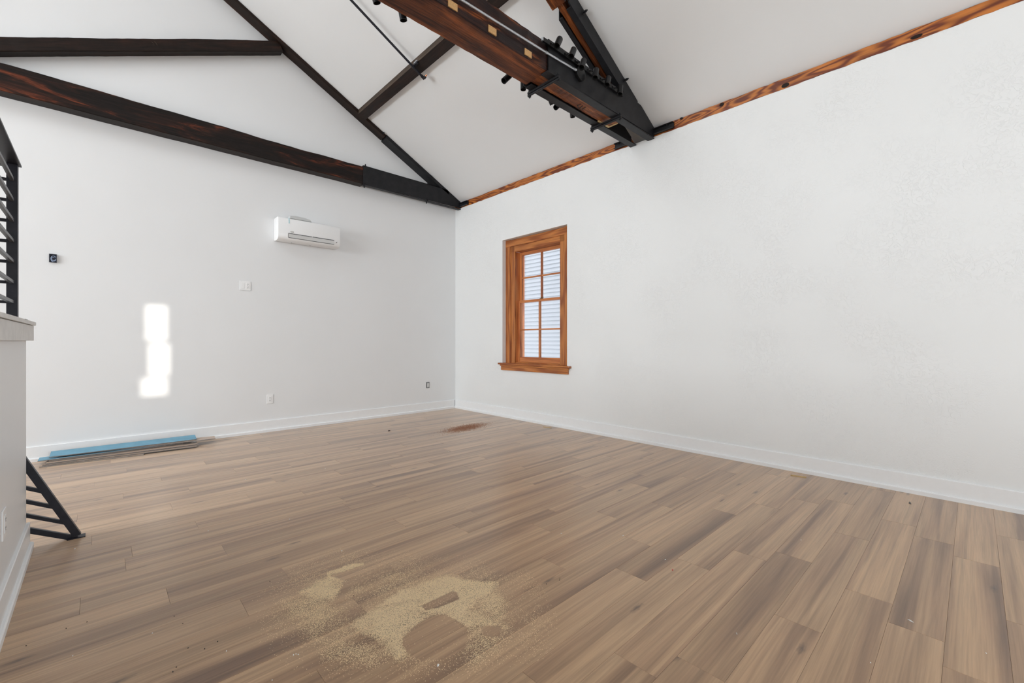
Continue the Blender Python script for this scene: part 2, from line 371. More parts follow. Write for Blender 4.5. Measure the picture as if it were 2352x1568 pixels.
for a, b, y0, y1 in pieces:
    pts = [(a + (b - a) * i / 4, (y0 + y1) / 2) for i in range(5)]
    if any(in_view(*p) for p in pts) and not (b < -4.17 * H and y1 < -2.3 * H): vis.append((a, b, y0, y1))
    else: rest.box(a + GAP / 2, b - GAP / 2, y0 + GAP / 2, y1 - GAP / 2, -0.007, 0.0)
for a, b, y0, y1 in vis:
    me = full if b - a > PL - 0.002 else plank_mesh(b - a)
    o = bpy.data.objects.new('plank', me); col.objects.link(o); o.parent = floor; o.location = ((a + b) / 2, (y0 + y0 + ROW) / 2, 0)
ro = rest.build('outlying_planks', 'plank', floor); ro['kind'] = 'stuff'
print('planks', len(vis), 'rest', len(rest.f) // 6)

# ------------------------------------------------------------------ baseboards
def baseboard(name, prof, ax, a, b, flip):
    pts = [((-u if flip else u), z) for u, z in prof]
    return struct(MB().prism(pts, ax, a, b).build(name, 'trimwhite', bevel=0.002))
prof = [(0, 0), (0.036, 0), (0.036, 0.030), (0.030, 0.036), (0.018, 0.037), (0.018, 0.147), (0.014, 0.151), (0, 0.151)]
def bb(name, ax, a, b, sign, base):
    pts = [(base + sign * u, z) for u, z in prof]
    struct(MB().prism(pts, ax, a, b).build(name, 'trimwhite'))
bb('baseboard_right', 1, YR, 0.0, -1, 0.0)
bb('baseboard_back', 0, XL, -0.036, -1, 0.0)

# ------------------------------------------------------------------ raised platform with its half wall
PX = -4.163 * H; PYE = on(60, 900, 0, PX).y; PZ = 1.004 * H
struct(MB().box(PX - 0.12, PX, YR, PYE, 0, PZ).box(XL, PX - 0.12, PYE - 0.12, PYE, 0, PZ).build('wall_platform', 'paint'))
struct(MB().box(XL, PX - 0.12, YR, PYE - 0.12, PZ - 0.25, PZ - 0.03).build('floor_platform', 'plank'))
pts = [(PX + u * 0.8, z) for u, z in prof]
mb = MB().prism(pts, 1, YR, PYE + 0.018); struct(mb.build('baseboard_platform', 'trimwhite'))
mb = MB()
mb.box(PX - 0.16, PX + 0.028, YR, PYE + 0.028, PZ, PZ + 0.086)
mb.box(PX - 0.168, PX + 0.036, YR, PYE + 0.036, PZ + 0.088, PZ + 0.108)
struct(mb.build('trim_2', 'cap', bevel=0.002))
ZCAP = PZ + 0.108
# outlet on the half wall
def outlet(name, center, normal_ax, sign, wdt, hgt, label, cat, gangs=('duplex',), group=None):
    """wall plate: centre on the wall surface, facing sign along axis normal_ax; the other horizontal axis is its width"""
    e = empty(name, center, label, cat, group)
    wa = 1 - normal_ax
    def B(u0, u1, z0, z1, d0, d1):
        lo = [0, 0, 0]; hi = [0, 0, 0]
        lo[wa], hi[wa] = u0, u1; lo[2], hi[2] = z0, z1; lo[normal_ax], hi[normal_ax] = sign * d0, sign * d1
        c = Vector(center)
        return (c.x + lo[0], c.x + hi[0], c.y + lo[1], c.y + hi[1], c.z + lo[2], c.z + hi[2])
    MB().box(*B(-wdt / 2, wdt / 2, -hgt / 2, hgt / 2, 0, 0.006)).build('plate', 'plastic', e, bevel=0.002)
    n = len(gangs)
    for i, gtype in enumerate(gangs):
        u = (i - (n - 1) / 2) * wdt / n * 0.9
        if gtype == 'blank':
            MB().box(*B(u - 0.017, u + 0.017, -hgt * 0.30, hgt * 0.30, 0.006, 0.0075)).build('blank_insert', 'plastic', e, bevel=0.0006)
            continue
        ins = MB().box(*B(u - 0.017, u + 0.017, -hgt * 0.30, hgt * 0.30, 0.006, 0.0085)).build('receptacle', 'plastic', e, bevel=0.0008)
        for s in (-1, 1):
            zc = s * hgt * 0.15; mb = MB()
            mb.box(*B(u - 0.0075, u - 0.0050, zc - 0.002, zc + 0.007, 0.0085, 0.0089)).box(*B(u + 0.0050, u + 0.0075, zc - 0.002, zc + 0.007, 0.0085, 0.0089)).box(*B(u - 0.0025, u + 0.0025, zc - 0.010, zc - 0.005, 0.0085, 0.0089))
            mb.build('socket_slots', 'slot', ins)
    return e
outlet('wall_outlet', (PX, on(10.7, 1190, 0, PX).y - 0.05, 0.335 * H), 0, 1, 0.090, 0.128, 'white outlet plate low on the half wall of the raised platform', 'outlet')

# railing on the half wall
E_ = empty('platform_railing', (PX - 0.03, -2.55 * H, ZCAP), 'black steel railing of horizontal bars on top of the white half wall', 'railing')
pw = 0.040
PYP = on(43, 600, 0, PX - 0.005).y            # right edge of the corner post
xp0, xp1 = PX - 0.005 - pw, PX - 0.005; yp0, yp1 = PYP - pw, PYP
ztop = on(43, 383, 0, PX - 0.005).z
MB().box(xp0, xp1, yp0, yp1, ZCAP, ztop).build('post', 'railblack', E_, bevel=0.002)
MB().box(xp0 - 0.03, xp1 + 0.03, yp0 - 0.03, yp1 + 0.03, ZCAP, ZCAP + 0.006).build('foot_plate', 'railblack', E_)
zb = [on(37, y, 0, PX - 0.02).z for y in (424, 469.5, 515, 560.5, 606, 652, 696)]
YEND = -6.2
for z in zb:
    MB().box(xp0 + 0.013, xp0 + 0.028, YEND, yp0, z - 0.0075, z + 0.0075, 0).build('bar', 'steel_edge', E_)
    MB().box(-8.0, xp0, yp0 + 0.013, yp0 + 0.028, z - 0.0075, z + 0.0075, 0).build('cross_bar', 'railblack', E_)
MB().box(xp0 - 0.014, xp1 + 0.010, YEND, yp1 + 0.010, ztop, ztop + 0.010).build('top_rail', ['railblack'], E_, bevel=0.001)
MB().box(-8.0, xp0 - 0.014, yp0, yp1, ztop - 0.012, ztop + 0.010).build('side_top_rail', 'railblack', E_)
for yv in (-4.6, -6.2):
    MB().box(xp0, xp1, yv, yv + pw, ZCAP, ztop).build('post', 'railblack', E_)
MB().box(-8.0, -7.96, yp0, yp1, ZCAP - 0.138, ztop).build('post', 'railblack', E_)

# stair rail that comes down to the floor behind the half wall
YS = -2.23 * H
E_ = empty('stair_railing', (on(185, 1230, 1, YS).x, YS, 0), 'black steel stair railing foot reaching the floor behind the half wall', 'railing')
foot = on(178, 1231, 1, YS); top = on(60, 1069, 1, YS)
d = (top - foot); d.y = 0
def bar2d(name, p, q, wd, th, m='railblack'):
    p = Vector(p); q = Vector(q); t = (q - p).normalized(); n = Vector((-t.z, 0, t.x)) * wd / 2
    pts = [(p.x + n.x, p.z + n.z), (q.x + n.x, q.z + n.z), (q.x - n.x, q.z - n.z), (p.x - n.x, p.z - n.z)]
    return MB().prism(pts, 1, YS - th / 2, YS + th / 2).build(name, m, E_, bevel=0.0015)
foot.z = 0.012
bar2d('end_post', foot, foot + d * 1.35, 0.036, 0.036)
MB().box(foot.x - 0.045, foot.x + 0.035, YS - 0.03, YS + 0.03, 0, 0.006).build('foot_plate', 'railblack', E_)
sl = 0.55
for py, ex, wd in ((1216, 165, 0.030), (1183, 133, 0.020), (1151, 108, 0.020), (1120, 84, 0.020)):
    p = on(60, py, 1, YS); t = (p.z + (p.x - foot.x) * 0 - 0) 
    k = (foot.x - p.x); # meet the end post line
    dz = d.z / d.x
    # along the bar: z = p.z - sl*(x-p.x); post: z = foot.z + dz*(x-foot.x)
    xi = (p.z + sl * p.x - foot.z + dz * foot.x) / (dz + sl)
    zi = p.z - sl * (xi - p.x)
    bar2d('bar' if wd < 0.025 else 'bottom_rail', (xi, YS, zi), (p.x - 0.30, YS, p.z + sl * 0.30), wd, 0.022)

# ------------------------------------------------------------------ roof timbers
def timber_box(name, mats, parent, p, ln, roty, y0, y1, z0, z1, seg=24, wob=0.0, wobl=0.0, seed=1, wobs=0.002):
    """beam in a local frame: x along the beam from p; top edge wavy by wob, bottom by wobl.  mats: [face, underside]"""
    rr = random.Random(seed); prof = []
    ph = [rr.uniform(0, 6.28) for _ in range(6)]
    def wav(x, k): return (math.sin(x * 1.7 + ph[k]) * 0.5 + math.sin(x * 4.3 + ph[k + 1]) * 0.3 + math.sin(x * 11 + ph[k + 2]) * 0.2)
    vs, fs, mi = [], [], []
    for i in range(seg + 1):
        x = ln * i / seg
        zt = z1 + wob * wav(x, 0) + rr.uniform(-0.15, 0.15) * wob; zb_ = z0 + wobl * wav(x, 3) + rr.uniform(-0.3, 0.3) * wobl
        ya = y0 + rr.uniform(-1, 1) * wobs; yb = y1 + rr.uniform(-1, 1) * wobs; c = 0.006
        vs += [(x, ya, zb_ + c), (x, ya + c, zb_), (x, yb - c, zb_), (x, yb, zb_ + c), (x, yb, zt - c), (x, yb - c, zt), (x, ya + c, zt), (x, ya, zt - c)]
    for i in range(seg):
        for k in range(8):
            a = i * 8 + k; b_ = i * 8 + (k + 1) % 8
            fs.append((a, b_, b_ + 8, a + 8)); mi.append(1 if (k in (1,) and len(mats) > 1) else 0)
    fs += [tuple(range(7, -1, -1)), tuple(range(seg * 8, seg * 8 + 8))]; mi += [0, 0]
    me = bpy.data.meshes.new(name); me.from_pydata(vs, [], fs)
    for k in mats: me.materials.append(M[k])
    me.polygons.foreach_set('material_index', mi)
    bm = bmesh.new(); bm.from_mesh(me); bmesh.ops.recalc_face_normals(bm, faces=bm.faces); bm.to_mesh(me); bm.free()
    o = bpy.data.objects.new(name, me); col.objects.link(o); o.parent = parent
    o.location = Vector(p) - wloc(parent); o.rotation_euler = (0, roty, 0)
    return o
ANG = math.atan(CS)
TZ0, TZ1 = 2.970 * H, 3.186 * H
def bolt(parent, p, ax, ln, r=0.011):
    """hex headed bolt standing along axis ax from p"""
    d = Vector((0, 0, 0)); d[ax] = 1 if ln > 0 else -1
    p = Vector(p); mb = MB(); mb.tube(p, p + d * abs(ln), r * 0.55, n=8); mb.tube(p + d * abs(ln) * 0.35, p + d * abs(ln) * 0.72, r, n=6)
    mb.tube(p, p + d * 0.004, r * 1.5, n=10)
    return mb.build('bolt', 'steel', parent)
def sloped(x, drop): return ceil_z(x) - drop

# ---- truss standing against the back wall
T1 = empty('roof_truss', (RIDGE, -0.08, TZ0), 'dark timber roof truss lying flat against the white back wall', 'roof truss')
Y1 = -0.135 * H
XE1 = -1.514 * H
timber_box('tie_beam', ['tie_dark', 'rafter'], T1, (XL, 0, 0), -XL + XE1 + 0.02, 0, Y1, 0.0, TZ0, TZ1, 120, 0.010, 0.003, 3)
D1 = 0.042 * H
XR1 = -1.20 * H
def rafter(name, parent, xa, xb, y0, y1, drop, mats, seed, th=0.09):
    """timber under the right-hand ceiling slope from x=xa (upper) to x=xb (lower)"""
    ln = (xb - xa) / math.cos(ANG)
    zl = -drop * math.cos(ANG)
    return timber_box(name, mats, parent, (xa, 0, ceil_z(xa)), ln, ANG, y0, y1, zl, zl + th, 40, 0.0, 0.003, seed)
rafter('rafter', T1, RIDGE, XR1, Y1, 0.0, D1, ['rafter'], 11, D1 * math.cos(ANG))
# far half of the truss
def rafter_left(parent, y0, y1, drop, seed):
    ln = (RIDGE - XL) / math.cos(ANG); zl = -drop * math.cos(ANG)
    return timber_box('rafter', ['rafter'], parent, (XL, 0, CE0), ln, -ANG, y0, y1, zl, 0.0, 30, 0.0, 0.003, seed)
rafter_left(T1, Y1, 0.0, D1, 12)
# strut from the foot of the king post up to the rafter
s0 = on(0, 118, 1, -0.1 * H); s1 = on(645, 118, 1, -0.1 * H); s2 = on(0, 83, 1, -0.1 * H)
sa = math.atan2(s1.z - s0.z, s1.x - s0.x); sh = (s2.z - s0.z) * math.cos(sa)
back = (s0.z - TZ1) / math.sin(sa)
sp = s0 - Vector((math.cos(sa), 0, math.sin(sa))) * back
sl_ = (s1 - sp).length
strut = timber_box('strut', ['rafter'], T1, (sp.x, 0, sp.z), sl_ + 0.03, -sa, -0.1 * H, 0.0, 0.0, sh, 60, 0.007, 0.002, 5)
for k in (0, 1):
    a = on(348 + 7 * k, 95, 1, -0.1 * H); b = on(354 + 7 * k, 104, 1, -0.1 * H); a.y -= 0.003; b.y -= 0.003
    mb = MB().tube(a, b, 0.0018, n=5); o = mb.build('scribed_mark', 'purlin_side', T1)
MB().box(RIDGE - 0.10, RIDGE + 0.10, Y1, 0.0, TZ1 - 0.01, ZRIDGE - 0.04).build('king_post', 'rafter', T1)
sp2 = Vector((2 * RIDGE - s1.x, 0, s1.z))
timber_box('strut', ['rafter'], T1, (sp2.x, 0, sp2.z), sl_, sa, -0.1 * H, 0.0, 0.0, sh, 20, 0.004, 0.002, 6)
# steel on the heel
def heel_plate(parent, name, yf, t, xl, zt=None):
    zt = zt or (3.200 * H)
    g0 = 0.006
    xr = -(zt - CE0 + 0.02) / CS          # where the top edge meets the rafter line
    pts = [(xl, TZ0 - 0.004), (xl, zt), (-0.36 * H, zt), (-0.25 * H, sloped(-0.25 * H, g0)), (-0.004, sloped(0, g0)), (-0.004, TZ0 + 0.012)]
    return MB().prism(pts, 1, yf, yf + t).build(name, 'steel', parent, bevel=0.001)
def channel_bottom(parent, y0, y1, xl, name='channel_flange'):
    return MB().box(xl, -0.006, y0, y1, TZ0 - 0.011, TZ0 - 0.002).build(name, 'steel', parent, bevel=0.001)
heel_plate(T1, 'heel_channel', Y1 - 0.010, 0.010, XE1)
channel_bottom(T1, Y1 - 0.010, Y1 + 0.065, XE1)
MB().box(XE1, -0.36 * H, Y1 - 0.010, Y1 + 0.05, 3.200 * H - 0.008, 3.200 * H).build('channel_flange', 'steel', T1)
def sloped_bar(parent, name, xa, xb, y0, y1, d0, d1, m='steel'):
    """steel flat following the ceiling slope between drops d0 (top) and d1 (bottom)"""
    pts = [(xa, sloped(xa, d0)), (xb, sloped(xb, d0)), (xb, sloped(xb, d1)), (xa, sloped(xa, d1))]
    return MB().prism(pts, 1, y0, y1).build(name, m, parent, bevel=0.001)
sloped_bar(T1, 'rafter_channel', XR1, -0.22 * H, Y1 - 0.010, 0.0, 0.004, D1 + 0.012)
def bracket(parent, y0, y1):
    """steel channel bolted on the wall plate beside the truss heel"""
    z0, z1 = 2.992 * H, CE0 - 0.028
    mb = MB().box(-0.022, -0.010, y0, y1, z0, z1).box(-0.052, -0.010, y0, y1, z1 - 0.008, z1).box(-0.052, -0.010, y0, y1, z0, z0 + 0.008)
    o = mb.build('wall_bracket', 'steel', parent, bevel=0.0008)
    return o
def bolt_x(parent, y, z): bolt(parent, (-0.022, y, z), 0, -0.03)
bracket(T1, -0.335 * H, Y1 - 0.010); bolt_x(T1, -0.29 * H, 3.03 * H)
for px, py in ((840, 385),): bolt(T1, (on(px, py, 1, Y1).x, Y1 + 0.01, 3.200 * H), 2, 0.035)
for px, py in ((838, 430), (981, 467)):
    x = on(px, py, 1, Y1).x
    bolt(T1, (x, Y1 + 0.02, TZ0 - 0.014), 2, -0.035); bolt(T1, (x, Y1 - 0.010, TZ0 + 0.012), 1, -0.03)
for px, py in ((880, 334), (990, 412)):
    p = on(px, py, 1, Y1 - 0.01); bolt(T1, (p.x, Y1 - 0.010, sloped(p.x, 0.03)), 1, -0.035)
p = on(982, 423, 1, Y1 - 0.01); bolt(T1, p, 1, -0.03)

# ---- free standing truss in the middle of the room
Y2A, Y2B = -3.246 * H, -3.006 * H
YF, YBk = -3.246 * H, -3.004 * H
T2 = empty('roof_truss', (RIDGE, (Y2A + Y2B) / 2, TZ0), 'heavy dark timber roof truss carrying the track lights, steel sleeved at the wall', 'roof truss')
XE2 = -1.535 * H
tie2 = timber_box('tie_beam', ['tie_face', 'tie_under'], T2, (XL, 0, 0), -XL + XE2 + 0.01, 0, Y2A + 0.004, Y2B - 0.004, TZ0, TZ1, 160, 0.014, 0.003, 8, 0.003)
# timber that runs on between the channels, its end rounded and freshly cut
XT = -0.50 * H
timber_box('tie_beam_end', ['tie_face', 'splinter'], T2, (XE2, 0, 0), XT - XE2, 0, Y2A + 0.07, Y2B - 0.07, TZ0 + 0.004, TZ1 - 0.01, 40, 0.0, 0.003, 9, 0.002)
MB().box(XT - 0.20, XT + 0.004, Y2B - 0.092, Y2B - 0.068, TZ0 - 0.004, TZ0 + 0.05).box(XT - 0.01, XT + 0.006, Y2A + 0.09, Y2B - 0.07, TZ0 - 0.002, TZ0 + 0.05).build('fresh_cut_edge', 'freshcut', T2, bevel=0.006)
heel_plate(T2, 'front_channel', YF - 0.012, 0.012, XE2)
heel_plate(T2, 'back_channel', YBk, 0.012, XE2)
channel_bottom(T2, YF - 0.012, YF + 0.070, XE2 - 0.012)
channel_bottom(T2, YBk - 0.070, YBk + 0.012, XE2 + 0.03)
MB().box(XE2, -0.37 * H, YF, YF + 0.06, 3.192 * H, 3.199 * H).build('channel_flange', 'steel', T2)
MB().box(XE2, -0.37 * H, YBk - 0.06, YBk, 3.192 * H, 3.199 * H).build('channel_flange', 'steel', T2)
# rafter, narrower than the tie, with its two channels
YRa, YRb = -3.235 * H, -3.105 * H
XR2 = -1.255 * H; DR = 0.140 * H
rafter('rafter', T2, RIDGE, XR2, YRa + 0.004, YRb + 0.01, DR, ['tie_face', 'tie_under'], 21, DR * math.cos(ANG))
ln = (-0.5 * H - XR2) / math.cos(ANG)
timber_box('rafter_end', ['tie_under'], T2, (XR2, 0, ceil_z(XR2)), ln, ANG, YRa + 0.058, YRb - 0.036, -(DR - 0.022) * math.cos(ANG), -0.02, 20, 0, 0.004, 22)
sloped_bar(T2, 'front_rafter_channel', XR2 - 0.05, -0.30 * H, YF - 0.006, YF + 0.006, 0.010, DR)
sloped_bar(T2, 'rafter_flange', XR2 - 0.01, -0.30 * H, YF + 0.006, YF + 0.056, DR - 0.010, DR)
sloped_bar(T2, 'back_rafter_channel', XR2 + 0.02, -0.33 * H, YRb - 0.006, YRb + 0.006, 0.006, DR)
sloped_bar(T2, 'rafter_flange', XR2 + 0.02, -0.33 * H, YRb - 0.040, YRb - 0.006, DR - 0.010, DR)
rafter_left(T2, YRa, YRb, DR, 23)
bracket(T2, -3.458 * H, YF - 0.012); bolt_x(T2, -3.40 * H, 3.04 * H)
MB().box(-0.0235, -0.022, -3.445 * H, -3.40 * H, 3.000 * H, 3.006 * H).build('white_sticker', 'chip', T2)
bracket(T2, YBk + 0.012, -2.820 * H); bolt_x(T2, -2.87 * H, 3.04 * H)
for px, py in ((1340, 29), (1435, 181)):
    p = on(px, py, 1, YF - 0.01); bolt(T2, (p.x, YF - 0.006, min(p.z, sloped(p.x, 0.030))), 1, -0.05, 0.013)
# clamps across the underside
for (a, b) in (((1224, 213), (1276, 181)), ((1373, 291), (1424, 269))):
    pa = on(*a, 2, TZ0 - 0.03); pb = on(*b, 2, TZ0 - 0.03); x = (pa.x + pb.x) / 2
    cl = MB().box(x - 0.016, x + 0.016, YF - 0.045, YBk + 0.045, TZ0 - 0.032, TZ0 - 0.014).tube((x, YF - 0.05, TZ0 - 0.040), (x, YBk + 0.05, TZ0 - 0.040), 0.011, n=8).build('clamp', 'steel', T2, bevel=0.001)
    for yv in (YF - 0.030, YBk + 0.030):
        mb = MB().tube((x, yv, TZ0 - 0.066), (x, yv, TZ0 + 0.012), 0.008, n=8).tube((x, yv, TZ0 - 0.056), (x, yv, TZ0 - 0.038), 0.016, n=6)
        mb.tube((x, yv, TZ0 - 0.006), (x, yv, TZ0 + 0.004), 0.014, n=6); mb.build('clamp_bolt', 'steel', cl)
# pale plugs let into the face of the tie, and the carpenter's mark underneath
for px, py in ((1040, 20), (1131, 77), (1213, 129)):
    p = on(px, py, 1, Y2A); p.z += 0.024
    MB().box(p.x - 0.040, p.x + 0.040, Y2A - 0.003, Y2A + 0.03, p.z - 0.026, p.z + 0.026).build('wood_plug', 'plugwood', tie2 if False else T2)
for q in (((1327, 242), (1334, 239)), ((1331, 249), (1338, 243)), ((1337, 251), (1345, 246)), ((1326, 242), (1330, 250))):
    a = on(*q[0], 2, TZ0 + 0.002); b = on(*q[1], 2, TZ0 + 0.002)
    MB().tube(a, b, 0.004, n=5).build('carved_mark', 'darkbit', T2)
# galvanised conduit along the face of the tie
c0 = on(1060, 0, 1, Y2A - 0.02); c1 = on(1255, 121, 1, YF - 0.025); c2 = on(1321, 160, 1, YF - 0.03)
dirc = (c1 - c0).normalized(); ca = c0 - dirc * 3.0
CO = empty('conduit', c1, 'galvanised metal conduit pipe running along the face of the timber beam', 'conduit')
MB().tube(ca, c1, 0.0095, n=12).tube(c1, c2, 0.0095, n=12).build('pipe', 'silver', CO, smooth=True)
for t, ln in ((c1 - dirc * 0.0, 0.02), (c0 + dirc * 0.0 - dirc * 0.03, 0.02), (c2, 0.025)):
    MB().tube(t - dirc * ln / 2, t + dirc * ln / 2, 0.0135, n=12).build('coupling', 'silver', CO, smooth=True)

# ---- track lights
def lamp_head(parent, p_top, p_bot, r, track_pt, sub=True):
    p_top = Vector(p_top); p_bot = Vector(p_bot); d = (p_bot - p_top).normalized()
    h = MB(); n = 20
    u = d.orthogonal().normalized(); v = d.cross(u)
    prof = [(0.0, 0.0, 0), (r * 0.82, 0.0, 0), (r, 0.006, 0), (r, (p_bot - p_top).length, 0), (r * 0.86, (p_bot - p_top).length, 0), (r * 0.84, (p_bot - p_top).length - 0.05, 1), (0.0, (p_bot - p_top).length - 0.052, 1)]
    vs = []
    for rr, t, _ in prof:
        vs += [p_top + d * t + (u * math.cos(2 * math.pi * i / n) + v * math.sin(2 * math.pi * i / n)) * rr for i in range(n)]
    for k in range(len(prof) - 1):
        h.add([], [], 0)
    base = len(h.v); h.v += [tuple(q) for q in vs]
    for k in range(len(prof) - 1):
        for i in range(n):
            a = base + k * n + i; b = base + k * n + (i + 1) % n
            h.f.append((a, b, b + n, a + n)); h.m.append(prof[k + 1][2])
    o = h.build('lamp_head', ['lampblack', 'lampinside'], parent, smooth=True)
    mid = p_top + d * 0.03
    MB().tube(mid, track_pt, 0.005, n=8).tube(Vector(track_pt) - Vector((0.02, 0, 0)), Vector(track_pt) + Vector((0.02, 0, 0)), 0.010, n=8).build('swivel_arm', 'lampblack', o)
    return o
YT = YF - 0.030
ta = on(1252, 95, 1, YT); tb = on(1428, 214, 1, YT); tz = (ta.z + tb.z) / 2
TL = empty('track_light', (ta.x, YT, tz), 'black track light with six spot heads on the front of the steel sleeved truss', 'track light')
MB().box(ta.x - 0.02, tb.x + 0.02, YF - 0.034, YF - 0.014, tz - 0.018, tz + 0.018).build('track', 'lampblack', TL, bevel=0.002)
MB().box(ta.x - 0.034, ta.x - 0.02, YF - 0.032, YF - 0.014, tz - 0.014, tz + 0.014).build('end_cap', 'silver', TL, bevel=0.002)
YH = YF - 0.105
for (a, b) in (((1286,89),(1275,114)), ((1318,113),(1309,137)), ((1341,138),(1333,163)), ((1369.5,159),(1366,184)), ((1398,178),(1392.5,202)), ((1425,197),(1423,222))):
    pt = on(*a, 1, YH); pb = on(*b, 1, YH - 0.02)
    dd = (pb - pt).normalized(); pb = pt + dd * 0.115
    lamp_head(TL, pt, pb, 0.0275, (pt.x - 0.02, YF - 0.034, tz))
jc = on(1331, 171, 1, YF - 0.02)
MB().tube((jc.x, YF - 0.012, jc.z), (jc.x, YF - 0.045, jc.z), 0.064, n=28).build('power_canopy', 'lampblack', TL, bevel=0.004, smooth=True)
# second track on the far side of the beam
YB2 = YBk + 0.045
TL2 = empty('track_light', (-2.0 * H, YB2, 3.05 * H), 'black track light fixed on the far side of the truss, heads peeking below', 'track light')
MB().box(-3.1 * H, -0.95 * H, YBk + 0.010, YBk + 0.032, 3.05 * H - 0.018, 3.05 * H + 0.018).build('track', 'lampblack', TL2, bevel=0.002)
for (a, b) in (((1172, 172), (1157, 186)), ((1202, 184), (1202, 206)), ((1264, 226), (1269, 240)), ((1288, 237), (1276, 247)), ((1314, 248), (1315.5, 269)), ((924, 30), (927, 47)), ((862, -8), (866, 7))):
    YH2 = YBk + 0.11
    pb = on(*b, 1, YH2); pa = on(*a, 1, YH2)
    dd = (pa - pb).normalized(); pa = pb + dd * 0.115
    if pa.z < pb.z + 0.05: pa.z = pb.z + 0.07
    lamp_head(TL2, pa, pb, 0.0275, (pa.x, YBk + 0.032, 3.05 * H))

# ---- purlin and the sprinkler pipe slung under it
PXa, PXb = -1.572 * H, -1.484 * H
def purlin_piece(label, ya, yb, seed):
    e = empty('purlin', ((PXa + PXb) / 2, (ya + yb) / 2, ceil_z(PXa) - 0.06), label, 'roof beam')
    dp = 0.055 * H
    segn = 30; rr = random.Random(seed); vs = []; fs = []; mi = []
    for i in range(segn + 1):
        y = ya + (yb - ya) * i / segn; w = rr.uniform(-0.002, 0.002)
        vs += [(PXa, y, sloped(PXa, 0.001)), (PXa + w, y, sloped(PXa, dp) + w), (PXb + w, y, sloped(PXb, dp) + w), (PXb, y, sloped(PXb, 0.001))]
    for i in range(segn):
        for k in range(3):
            a = i * 4 + k; fs.append((a, a + 1, a + 5, a + 4)); mi.append(1 if k == 0 else 0)
    fs += [(0, 1, 2, 3), tuple(segn * 4 + k for k in (3, 2, 1, 0))]; mi += [0, 0]
    # rotate so grain runs along local x
    m3 = Matrix.Rotation(math.pi / 2, 3, 'Z'); org = Vector(((PXa + PXb) / 2, ya, ceil_z(PXa)))
    me = bpy.data.meshes.new('beam'); me.from_pydata([tuple(m3.inverted() @ (Vector(p) - org)) for p in vs], [], fs)
    me.materials.append(M['purlin']); me.materials.append(M['purlin_side']); me.polygons.foreach_set('material_index', mi)
    o = bpy.data.objects.new('beam', me); col.objects.link(o); o.parent = e; o.location = org - wloc(e); o.rotation_euler = (0, 0, math.pi / 2)
    return e
purlin_piece('dark timber purlin with the sprinkler pipe clamped to its underside', YRb - 0.01, Y1 - 0.001, 31)
purlin_piece('dark timber purlin on the near side of the middle truss', YR, YRa, 32)
YP = -1.46 * H; DP = 0.055 * H + 0.045
SPK = empty('sprinkler_pipe', (PXa, YP, sloped(PXa, DP)), 'slim black sprinkler pipe hung under the sloping ceiling, ending in a copper elbow', 'pipe')
xe = on(973, 188, 1, YP).x
pe = Vector((xe, YP, sloped(xe, DP))); pu = Vector((-5.6, YP, sloped(-5.6, DP)))
MB().tube(pu, pe, 0.0135, n=12).build('pipe', 'railblack', SPK, smooth=True)
dn = (pe - pu).normalized()
el = MB().tube(pe - dn * 0.035, pe + dn * 0.012, 0.0185, n=14)
up = on(985, 183, 1, YP - 0.02); up = pe + (Vector((0.35, -0.75, 0.55))).normalized() * 0.055
el.tube(pe + dn * 0.006, pe + (up - pe) * 0.55, 0.017, n=14)
el.build('elbow', 'railblack', SPK, smooth=True)
MB().tube(pe + (up - pe) * 0.5, up, 0.0095, n=12).build('copper_stub', 'copper', SPK, smooth=True)
pc = Vector((PXa - 0.01, YP, sloped(PXa - 0.01, DP)))
MB().tube(pc - dn * 0.012, pc + dn * 0.012, 0.0185, n=14).box(pc.x - 0.012, pc.x + 0.012, pc.y - 0.09, pc.y, pc.z + 0.012, pc.z + 0.03).build('pipe_clamp', 'railblack', SPK)
MB().box(pc.x - 0.014, pc.x - 0.004, pc.y - 0.10, pc.y - 0.02, pc.z + 0.03, pc.z + 0.045).tube((pc.x - 0.02, pc.y - 0.08, pc.z + 0.036), (pc.x, pc.y - 0.08, pc.z + 0.036), 0.007, n=6).build('clamp_screw', 'silver', SPK)
for xx in (-3.6, -5.2):
    q = Vector((xx, YP, sloped(xx, DP))); MB().tube(q, q + Vector((0, 0, DP)), 0.005, n=6).tube(q - dn * 0.012, q + dn * 0.012, 0.0175, n=12).build('hanger', 'railblack', SPK)

# ---- orange pine wall plate on top of the right wall
def wall_plate(label, ya, yb, seed):
    rr = random.Random(seed); seg = max(8, int((yb - ya) / 0.06)); vs = []; fs = []
    for i in range(seg + 1):
        y = (yb - ya) * i / seg; wz = rr.uniform(-0.006, 0.003); t = rr.uniform(-0.004, 0.003)
        vs += [(y, 0.004, -0.0 + wz), (y, 0.004, CE0 - ZW - 0.010 + t), (y, -0.09, CE0 - ZW - 0.010 + t), (y, -0.09, wz)]
    for i in range(seg):
        for k in range(4):
            a = i * 4 + k; b = i * 4 + (k + 1) % 4; fs.append((a, b, b + 4, a + 4))
    fs += [(3, 2, 1, 0), tuple(seg * 4 + k for k in range(4))]
    me = bpy.data.meshes.new('wall_plate'); me.from_pydata(vs, [], fs); me.materials.append(M['pine'])
    bm = bmesh.new(); bm.from_mesh(me); bmesh.ops.recalc_face_normals(bm, faces=bm.faces); bm.to_mesh(me); bm.free()
    o = bpy.data.objects.new('wall_plate', me); col.objects.link(o); o.location = (0, ya, ZW); o.rotation_euler = (0, 0, math.pi / 2)
    tag(o, label, 'wall plate'); return o
wall_plate('orange pine wall plate between the two trusses on top of the right wall', -2.99 * H, -0.002, 41)
wall_plate('orange knotty pine wall plate running on past the middle truss', YR, -3.24 * H, 42)
kn = [(1658, 240, 0.024, 0.018), (1804, 196, 0.032, 0.020), (2105, 84, 0.036, 0.013), (1565, 272, 0.018, 0.012)]
